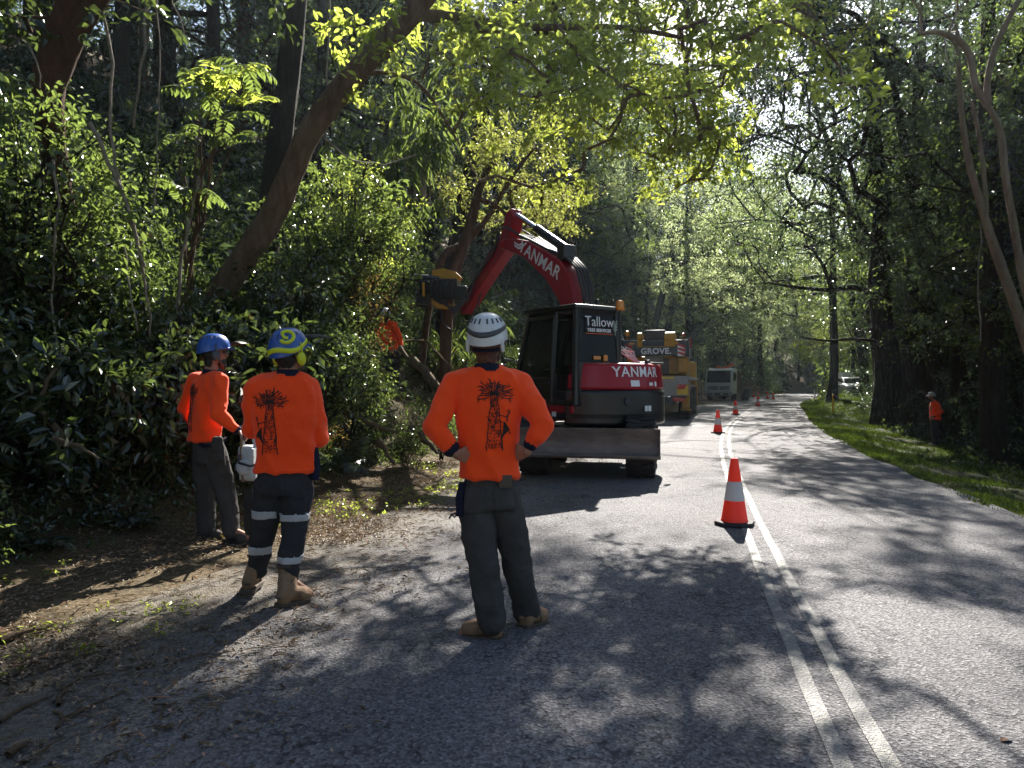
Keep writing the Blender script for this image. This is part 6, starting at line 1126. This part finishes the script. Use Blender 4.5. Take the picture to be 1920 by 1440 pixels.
# ---- the print on the back of the shirts: a tall tree with a climber, drawn in dark lines
def back_print(P, cpx, top, bot, hw, flip=1, seed=3):
    sh = P['shirt']; bm = bmesh.new(); bm.from_mesh(sh.data); tree = BVHTree.FromBMesh(bm); A, O, S_ = P['A'], P['O'], P['side']; q = np.random.default_rng(seed); view = P['view']
    c = A((cpx, (top + bot) / 2)) - O; H = (A((cpx, top)) - A((cpx, bot))).z; vs, fs = [], []; Wd = hw * H
    def hit(x, y):
        p = c + P['pside'] * (x * H * flip) + Vector((0, 0, y * H)) - view * .6; h = tree.ray_cast(p, view, 1.2); return (h[0] + h[1] * .0028, h[1]) if h[0] is not None else None
    def stroke(pts, w_):
        pts = np.array(pts, float); L = np.concatenate([[0], np.cumsum(np.linalg.norm(np.diff(pts, axis=0), axis=1))]); n = max(2, int(L[-1] / .02) + 1); s = np.linspace(0, L[-1], n); Q = np.stack([np.interp(s, L, pts[:, 0]), np.interp(s, L, pts[:, 1])], 1)
        T = np.gradient(Q, axis=0); T /= np.linalg.norm(T, axis=1)[:, None] + 1e-9; prev = None
        for i in range(n):
            nn = np.array([-T[i, 1], T[i, 0]]) * w_ * .5 * (.7 + .6 * q.random()); a = hit(*(Q[i] + nn)); b = hit(*(Q[i] - nn))
            if a is None or b is None: prev = None; continue
            k = len(vs); vs.extend([a[0], b[0]])
            if prev is not None: fs.append((prev, k, k + 1, prev + 1))
            prev = k
    # trunk outline y from -.5 to .18
    yy = np.linspace(-.5, .2, 12)
    for s in (-1, 1): stroke([(s * (.105 - .085 * (y + .5)) + q.normal() * .004, y) for y in yy], .014)
    for i in range(95):
        y = -.49 + .68 * q.random(); w_ = .10 - .085 * (y + .5); x = (q.random() * 2 - 1) * w_; stroke([(x, y), (x + q.normal() * .012, y + .02 + .02 * q.random()), (x + q.normal() * .014, y + .045)], .007)
    for i in range(14): y = -.45 + .63 * i / 14; w_ = .10 - .085 * (y + .5); stroke([(-w_, y), (0, y - .012), (w_, y + .005)], .005)
    for i in range(17):
        a = -.5 + i * (math.pi + 1.0) / 16; L = .14 + .09 * q.random(); dx, dy = math.cos(a), math.sin(a); p1 = (dx * L * 1.15, .26 + dy * L * .85); stroke([(dx * .02, .2 + .03), (dx * L * .5, .24 + dy * L * .5), p1], .011)
        for j in range(5): t = .35 + .6 * q.random(); b = (dx * L * 1.15 * t, .25 + dy * L * .85 * t); g = a + q.normal() * .8; stroke([b, (b[0] + math.cos(g) * .05, b[1] + math.sin(g) * .05)], .008)
    for x0 in (-.02, 0, .02): stroke([(x0 * .7, .15), (x0 * 2.2, .34), (x0 * 3, .42)], .012)
    # climber
    for i in range(7): stroke([(.13 + .008 * i, -.12 - .012 * i), (.115 + .010 * i, -.24), (.10 + .004 * i, -.33 + .01 * i)], .02)
    stroke([(.16, -.12), (.17, -.03), (.2, .0)], .016); stroke([(.19, -.0), (.2, .035), (.175, .04), (.17, .015), (.19, 0)], .012); stroke([(.14, -.13), (.03, -.11), (-.02, -.12)], .008); stroke([(.17, -.06), (.06, -.03)], .012); stroke([(.18, -.2), (.2, -.28)], .012)
    bm.free(); me = bpy.data.meshes.new('back_print'); me.from_pydata([tuple(v) for v in vs], [], fs); link('back_print', me, PRINT, sh)
# ---- worker nearest to us: hands on hips
sp3 = dict(d=4.25, cuff=.05, ground=(930, 1190), label='worker in white helmet with hands on hips, orange long-sleeved shirt, back to us', face=(.14, .97, .16), head=(914, 644), neckdir=(0, 0, 1), side=(1, .02, 0),
    J=dict(neck=(913, 686, 4.24), chest=(913, 745, 4.27), waist=(915, 830, 4.27), pelvis=(918, 905, 4.27), shL=(852, 722, 4.26), shR=(974, 722, 4.28), elL=(812, 802, 4.14), elR=(1020, 797, 4.18), wrL=(855, 851, 4.12), wrR=(988, 847, 4.16),
           hipL=(889, 930, 4.26), hipR=(945, 930, 4.29), knL=(905, 1052, 4.2), knR=(967, 1042, 4.34), anL=(921, 1166, 4.2), anR=(987, 1145, 4.42)),
    torso=[(913, 692, 34, .07, 0), (913, 704, 52, .095, 0), (913, 726, 64, .118, 0), (913, 765, 62, .128, 0), (914, 805, 57, .12, 0), (915, 845, 52, .115, 0), (916, 878, 53, .122, 0), (917, 894, 55, .128, 0)],
    hips=[(916, 872, 47, .105, 0), (916, 890, 50, .118, 0), (917, 925, 53, .125, 0), (918, 950, 50, .11, 0)], leg=(.098, .098, .082, .082, .078), tro=TRG, boot=BOOT, sole=SOLE, high=.1,
    heelL=(941, 1203, 4.2), toeL=(868, 1200, 4.26), heelR=(980, 1182, 4.36), toeR=(1020, 1160, 4.5), handL=((.75, .5, -.3), (-.55, -.8, .2), 1, .35), handR=((-.75, .55, -.3), (.55, -.8, .2), -1, .35))
P3 = person(sp3); P3['view'] = Vector((0, 1, 0)); P3['pside'] = Vector((1, 0, 0)); helmet(P3, 'w'); hair(P3, HAIRR, 1); beard(P3, HAIRR); back_print(P3, 928, 702, 842, .5, 1, 3)
m = MB(); z = lambda px, py, d: at(px, py, d) - P3['O']; m.tube([z(868, 905, 4.2), z(862, 935, 4.17), z(862, 968, 4.16)], [.022, .026, .02], 8); m.tube([z(860, 962, 4.15), z(848, 964, 4.12), z(842, 972, 4.12)], .006, 6); m.tube([z(858, 962, 4.15), z(852, 970, 4.12), z(845, 963, 4.12)], .005, 6); m.build('tool_pouch', NAVY, P3['tro'])
m = MB(); a_ = z(948, 903, 4.13); m.box(a_, (.075, .012, .075)); m.build('pocket_patch', mat('brown patch', (.09, .07, .05), .85), P3['tro'], .004)
# ---- worker with the blue and yellow helmet, reflective bands on the legs
sp2 = dict(d=4.95, ground=(518, 1115), label='worker in blue and yellow helmet, reflective bands on dark trousers, back to us', face=(.42, .88, .22), head=(543, 664), side=(.96, .2, 0),
    J=dict(neck=(540, 697, 4.94), chest=(535, 745, 4.97), waist=(536, 830, 4.97), pelvis=(534, 890, 4.97), shL=(482, 726, 4.92), shR=(582, 728, 5.0), elL=(468, 806, 4.98), elR=(598, 822, 5.06), wrL=(492, 800, 5.22), wrR=(560, 815, 5.28),
           hipL=(507, 912, 4.95), hipR=(558, 912, 4.98), knL=(496, 985, 5.0), knR=(553, 985, 4.95), anL=(482, 1066, 5.1), anR=(538, 1086, 4.88)),
    torso=[(540, 702, 36, .07, 0), (538, 714, 52, .098, 0), (536, 736, 58, .122, 0), (535, 775, 56, .13, 0), (535, 815, 53, .125, 0), (535, 850, 52, .122, 0), (535, 876, 54, .125, 0), (535, 884, 55, .128, 0)],
    hips=[(535, 862, 46, .11, 0), (535, 880, 50, .12, 0), (534, 905, 50, .125, 0), (534, 925, 46, .11, 0)], leg=(.1, .1, .078, .072, .062), tro=TRN, boot=BOOT, sole=SOLE, high=.17,
    bands=[], heelL=(462, 1115, 4.98), toeL=(482, 1082, 5.28), heelR=(522, 1142, 4.74), toeR=(580, 1124, 4.92), handL=((.6, .7, .0), (-.3, .3, .9), 1, .5), handR=((-.6, .7, .1), (.3, .3, .9), -1, .5))
def zof(py, d): return CAMH - (py - 720) / FPX * d
sp2['bands'] = [(zof(969, 4.98), zof(955, 4.98), 'L'), (zof(1036, 5.06), zof(1022, 5.06), 'L'), (zof(974, 4.95), zof(961, 4.95), 'R'), (zof(1055, 4.9), zof(1041, 4.9), 'R')]
P2 = person(sp2); P2['view'] = Vector((-.1, 1, 0)).normalized(); P2['pside'] = Vector((1, .1, 0)).normalized(); helmet(P2, 'y'); hair(P2, HAIRD); back_print(P2, 515, 720, 850, .5, -1, 4)
m = MB(); z = lambda px, py, d: at(px, py, d) - P2['O']; m.tube([z(588, 840, 4.98), z(592, 870, 4.96), z(590, 900, 4.95)], [.03, .035, .03], 8); m.build('tool_pouch', NAVY, P2['tro'])
# ---- worker in profile holding the chainsaw
sp1 = dict(d=6.7, ground=(415, 1018), label='worker in plain blue helmet with gloves at the hip, one hand on a chainsaw', face=(.8, .55, .05), head=(402, 662), side=(.72, -.6, 0), neckdir=(.12, 0, 1),
    J=dict(neck=(396, 696, 6.7), chest=(393, 735, 6.7), waist=(388, 795, 6.72), pelvis=(392, 840, 6.72), shL=(368, 714, 6.86), shR=(412, 716, 6.56), elL=(347, 768, 6.92), elR=(409, 776, 6.46), wrL=(372, 802, 6.94), wrR=(446, 806, 6.5),
           hipL=(382, 852, 6.8), hipR=(403, 852, 6.66), knL=(385, 928, 6.84), knR=(424, 928, 6.62), anL=(388, 996, 6.86), anR=(434, 994, 6.62)),
    torso=[(396, 701, 26, .065, 0), (394, 711, 36, .09, 0), (392, 728, 40, .115, 0), (388, 765, 38, .12, 0), (385, 795, 35, .118, 0), (383, 818, 35, .122, 0), (382, 826, 36, .126, 0)],
    hips=[(386, 808, 32, .11, 0), (388, 822, 35, .12, 0), (391, 846, 36, .125, 0), (392, 866, 32, .11, 0)], leg=(.1, .1, .08, .076, .072), tro=TRG, boot=BOOTD, sole=SOLED, high=.08, vox=.012,
    heelL=(374, 1012, 6.9), toeL=(418, 1012, 6.8), heelR=(424, 1017, 6.66), toeR=(468, 1016, 6.56), handL=((.6, .3, -.5), (-.3, .5, .6), 1, .5), handR=((.75, .1, -.5), (.3, .0, .8), -1, .95))
P1 = person(sp1); P1['view'] = Vector((.62, .78, 0)).normalized(); P1['pside'] = Vector((.78, -.62, 0)).normalized(); helmet(P1, 'b'); hair(P1, HAIRD, 1); beard(P1, HAIRD); back_print(P1, 372, 712, 810, .4, -1, 5)
m = MB(); z = lambda px, py, d: at(px, py, d) - P1['O']; q = np.random.default_rng(5)
for g in range(2):
    b0 = z(404 + 8 * g, 828, 6.5)
    for f_ in range(5): e = b0 + Vector((.02 * (f_ - 2) + .02, -.01 * f_, -.16 - .05 * q.random())); limb(m, [b0 + Vector((.012 * (f_ - 2), 0, -.04)), e], [.017, .011])
    limb(m, [b0 + Vector((0, 0, .02)), b0 + Vector((0, 0, -.07))], [.03, .034])
solid(m, 'glove', mat('worn work glove', (.05, .042, .034), .9), P1['tro'], .008, 2)
m = MB(); m.tube([z(362, 824, 6.84), z(380, 836, 6.52), z(404, 834, 6.5), z(424, 822, 6.62)], .016, 8); m.build('belt', NAVY, P1['tro']); m = MB(); m.box(z(369, 826, 6.66), (.07, .03, .05)); m.build('belt_pouch', BOOT, P1['tro'], .005)
# ---- worker among the bushes
sp4 = dict(d=16.5, ground=(735, 745), z=0, label='worker in orange half hidden among the sunlit bushes on the bank', face=(-.5, .8, 0), head=(722, 592), side=(.9, .3, 0), vox=.016, bvox=.012,
    J=dict(neck=(724, 603, 16.5), chest=(727, 620, 16.5), waist=(730, 640, 16.5), pelvis=(733, 660, 16.5), shL=(712, 610, 16.5), shR=(738, 609, 16.4), elL=(705, 630, 16.4), elR=(748, 630, 16.3), wrL=(716, 640, 16.2), wrR=(752, 650, 16.2), hipL=(727, 665, 16.5), hipR=(740, 665, 16.5), knL=(728, 700, 16.4), knR=(742, 700, 16.4), anL=(730, 735, 16.5), anR=(744, 735, 16.5)),
    torso=[(724, 604, 9, .07, 0), (725, 608, 14, .1, 0), (726, 616, 16, .12, 0), (729, 635, 15, .12, 0), (731, 655, 16, .125, 0)], hips=[(732, 650, 14, .11, 0), (733, 660, 15, .12, 0), (734, 672, 14, .11, 0)], tro=TRN, boot=BOOTD, sole=SOLED, high=.08,
    heelL=(729, 742, 16.6), toeL=(720, 742, 16.4), heelR=(745, 742, 16.6), toeR=(752, 742, 16.4), handL=((.3, .6, -.3), (0, 0, 1), 1, .7), handR=((.2, .5, -.5), (0, 0, 1), -1, .7))
sp4['z'] = zof(742, 16.5); P4 = person(sp4); helmet(P4, 'c'); hair(P4, HAIRD)
# ---- worker watching from the verge
d5 = 21.9
sp5 = dict(d=d5, ground=(1752, 840), label='worker in cap and orange shirt watching from the grass below the verge trees', face=(-1, .12, 0), head=(1747, 743), side=(.15, 1, 0), vox=.016, bvox=.012, k=1.0,
    J=dict(neck=(1750, 752, d5), chest=(1752, 763, d5), waist=(1752, 778, d5), pelvis=(1752, 789, d5), shL=(1750, 757, d5 + .2), shR=(1755, 757, d5 - .2), elL=(1758, 773, d5 + .3), elR=(1765, 772, d5 - .34), wrL=(1748, 782, d5 + .26), wrR=(1752, 781, d5 - .27), hipL=(1752, 791, d5 + .1), hipR=(1752, 791, d5 - .1), knL=(1751, 814, d5 + .1), knR=(1754, 814, d5 - .1), anL=(1754, 834, d5 + .1), anR=(1758, 835, d5 - .1)),
    torso=[(1751, 753, 3.4, .07, 0), (1752, 756, 10, .085, 0), (1753, 763, 12, .12, 0), (1753, 775, 12, .125, 0), (1754, 787, 12.2, .13, 0)], hips=[(1753, 784, 10, .11, 0), (1753, 790, 10.5, .12, 0), (1753, 797, 9.8, .115, 0)], leg=(.1, .095, .08, .076, .07), tro=TRN, boot=BOOTD, sole=SOLED, high=.08,
    heelL=(1757, 838.5, d5 + .12), toeL=(1741, 838.5, d5 + .1), heelR=(1762, 840, d5 - .1), toeR=(1746, 840, d5 - .12), handL=((-.8, -.2, -.4), (0, 0, 1), 1, .5), handR=((-.6, .5, -.4), (0, -1, .2), -1, .4))
sp5['z'] = zof(840, d5); P5 = person(sp5); hair(P5, HAIRD); beard(P5, HAIRD)
c = P5['hp'](0, -.005, .04) - P5['O']; m = MB(); patch(m, lambda a, t: helmet_pt(c, P5['F'], P5['S'], P5['U'], a, t, 0, (.098, .118, .1)), 0, 2 * math.pi, 30, .0001, 1, 8); cap = m.build('cap', mat('pale cap cloth', (.35, .35, .33), .8), P5['root'])
m = MB(); patch(m, lambda a, t: helmet_pt(c, P5['F'], P5['S'], P5['U'], a, 1, 0, (.098, .118, .1)) + P5['F'] * (.09 * t * math.cos(a)) - P5['U'] * .02 * t, -1, 1, 12, 0, 1, 3); x = m.build('peak', MATS['pale cap cloth'], cap); x.modifiers.new('t', 'SOLIDIFY').thickness = .004
# ---- chainsaw resting on its bar tip
SWM = mat('grey white saw casing', (.40, .40, .39), .5, 0, .1, 8, dirt=(.2, .18, .15)); sw0 = at(466, 1003, 6.52); saw = empty('chainsaw', sw0, 'pale grey chainsaw standing on its bar tip, held between two workers', 'chainsaw')
L_ = lambda px, py, d=6.52: at(px, py, d) - sw0
m = MB(); m.box(L_(468, 868), (.13, .2, .30)); m.box(L_(464, 845), (.12, .17, .1)); m.cyl(L_(459, 876, 6.4), L_(459, 876, 6.64), .075, n=20); m.box(L_(474, 890), (.1, .18, .1)); sbod = m.build('motor_body', SWM, saw, .025, 3)
m = MB(); m.tube([L_(458, 842, 6.5), L_(455, 826, 6.5), L_(452, 815, 6.5), L_(462, 811, 6.5), L_(474, 817, 6.5), L_(478, 832, 6.5), L_(476, 845, 6.5)], .015, 8); m.build('rear_handle', SWM, saw)
m = MB(); m.tube([L_(450, 853, 6.4), L_(446, 858, 6.36), L_(448, 868, 6.34), L_(470, 874, 6.33), L_(490, 868, 6.4), L_(492, 864, 6.6)], .012, 8); m.build('front_handle', M_BLK, saw)
m = MB(); m.box(L_(466, 900), (.16, .04, .03)); m.build('hand_guard', M_BLK, saw, .008)
m = MB(); oo = [(-.042, .42), (.042, .42), (.04, .06), (.025, .01), (0, 0), (-.025, .01), (-.04, .06)]; m.prism([(a, b) for a, b in oo], -.004, .004, Matrix.Rotation(R(75), 4, 'Z')); m.build('guide_bar', mat('dull bar steel', (.06, .06, .06), .45, .7), saw)
m = MB(); m.tube([Matrix.Rotation(R(75), 3, 'Z') @ Vector((0, a * 1.06, b)) for a, b in oo], .007, 6); m.build('chain', M_BLK, saw)
m = MB(); m.tube([L_(453, 822, 6.44), L_(451, 870, 6.42), L_(456, 903, 6.42)], .012, 6); m.build('sling_strap', BOOT, saw)
# ------------------------------------------------------------------ fallen wood
q = np.random.default_rng(101); WOOD = barkmat('dry wood', (.12, .08, .05), (.24, .17, .11), (.36, .27, .18), 14)
def stick(pts, r, label, name='fallen_stick', cat='stick', n=6):
    P = np.array(pts, float); P = np.concatenate([wob(q, P[i], P[i + 1], 4, .04)[:-1] for i in range(len(P) - 1)] + [P[-1:]]); V, F = tubes_np([(P, r * np.linspace(1.1, .45, len(P)))], n); b = P[0]; o = link(name, np_mesh(name, V - b, F, True), WOOD); o.location = b; tag(o, label, cat); return o
def gpt(px, py): d = CAMH * FPX / (py - 720); X = (px - 960) / FPX * d; return X, d
def on_ground(L, r): return [(gpt(px, py)[0], gpt(px, py)[1], gz(*gpt(px, py)) + (.044 if uof(*gpt(px, py)) > -4.3 else .01) + r * .7) for px, py in L]
for L, r, lab in [([(0, 1278), (50, 1262), (160, 1242)], .009, 'pale straight stick at the picture edge on the dirt shoulder'), ([(15, 1285), (58, 1247), (120, 1246)], .009, 'forked pale stick crossing the straight one'), ([(110, 1328), (118, 1295), (160, 1275), (215, 1272)], .010, 'curved grey twig on the shaded shoulder'), ([(100, 1340), (130, 1352), (175, 1325), (240, 1297)], .008, 'arched twig below the curved grey one'), ([(105, 1372), (155, 1325)], .006, 'short pale straw beside the arched twig'), ([(170, 1262), (205, 1235)], .006, 'short twig lying above the curved grey twig'), ([(255, 1258), (330, 1245), (395, 1230)], .008, 'long thin dark stick on the asphalt edge'), ([(288, 1316), (340, 1270)], .007, 'straight twig below the long thin dark stick'), ([(0, 1360), (60, 1325), (100, 1310)], .009, 'brown stick at the picture edge below the pale ones'), ([(15, 1425), (55, 1398)], .016, 'short thick stick in the near corner'), ([(30, 1440), (125, 1388)], .007, 'thin twig beside the short thick stick'), ([(330, 1322), (310, 1330), (300, 1345)], .005, 'tiny bent twig on the shaded asphalt'), ([(400, 1080), (425, 1060)], .007, 'pale splinter near the boots of the banded worker'), ([(0, 1212), (60, 1190), (100, 1180)], .02, 'dark branch lying on the dirt at the picture edge')]:
    stick(on_ground(L, r), r, lab)
for L, r, lab in [([(770, 672, 15.5), (800, 700, 15.2), (835, 730, 14.8), (870, 770, 14.4)], .10, 'brown fallen log sloping down behind the hands-on-hips worker'), ([(750, 650, 16), (790, 690, 15.3), (815, 740, 14.8)], .035, 'pale thin branch lying on the sloping log'), ([(650, 775, 11), (700, 795, 10.8), (745, 812, 10.8)], .05, 'grey branch lying low across the bank'), ([(710, 830, 10.9), (740, 870, 10.6)], .05, 'short pale stump of wood at the foot of the bank'), ([(790, 812, 12), (820, 850, 11.6)], .06, 'pale broken stem leaning behind the elbow'), ([(760, 640, 15.8), (800, 640, 15.5), (850, 690, 15)], .03, 'thin bare branch beside the bushes'), ([(650, 560, 12.5), (720, 620, 13), (790, 700, 13.5)], .018, 'long thin bare stem slanting down the bank'), ([(100, 820, 6), (150, 835, 6), (185, 860, 6)], .02, 'thin dead branch in the dark undergrowth'), ([(130, 840, 6.2), (70, 760, 6.2), (105, 690, 6.3)], .03, 'bent dark stem in the glossy shrubs')]:
    o = stick([at(*p) for p in L], r, lab, 'fallen_branch', 'branch', 8)
LFB = mat('dry brown leaf', (.16, .08, .04), .7)
for k, (px, py, lab) in enumerate([(1875, 1393, 'lone brown leaf on the sunny lane'), (1522, 1052, 'dark twig scrap on the sunny lane near the line'), (1547, 1037, 'small dark scrap beside the twig scrap')]):
    X, d = gpt(px, py); V, F = leaf_arrays(np.array([[0, 0, .012]]), np.array([[1, .3 + k, .02]]), np.array([[.1, .1, 1.]]), np.array([.07 if k == 0 else .04]), np.array([.035 if k == 0 else .016]), .2, .1, True); o = link('fallen_leaf', np_mesh('fallen_leaf', V, F), LFB); o.location = (X, d, -.006); tag(o, lab, 'leaf')
# ------------------------------------------------------------------ haze in the valley air
hz = MB(); hz.box((0, 0, 38), (2400, 2400, 92)); ho = hz.build('haze', None); tag(ho, kind='stuff')
hm = bpy.data.materials.new('haze'); hm.use_nodes = True; hn = hm.node_tree; hn.nodes.remove(hn.nodes['Principled BSDF']); pv = hn.nodes.new('ShaderNodeVolumePrincipled')
pv.inputs['Color'].default_value = (.7, .84, 1, 1); pv.inputs['Density'].default_value = .00022; pv.inputs['Anisotropy'].default_value = .55; hn.links.new(pv.outputs[0], hn.nodes['Material Output'].inputs['Volume']); ho.data.materials.append(hm)
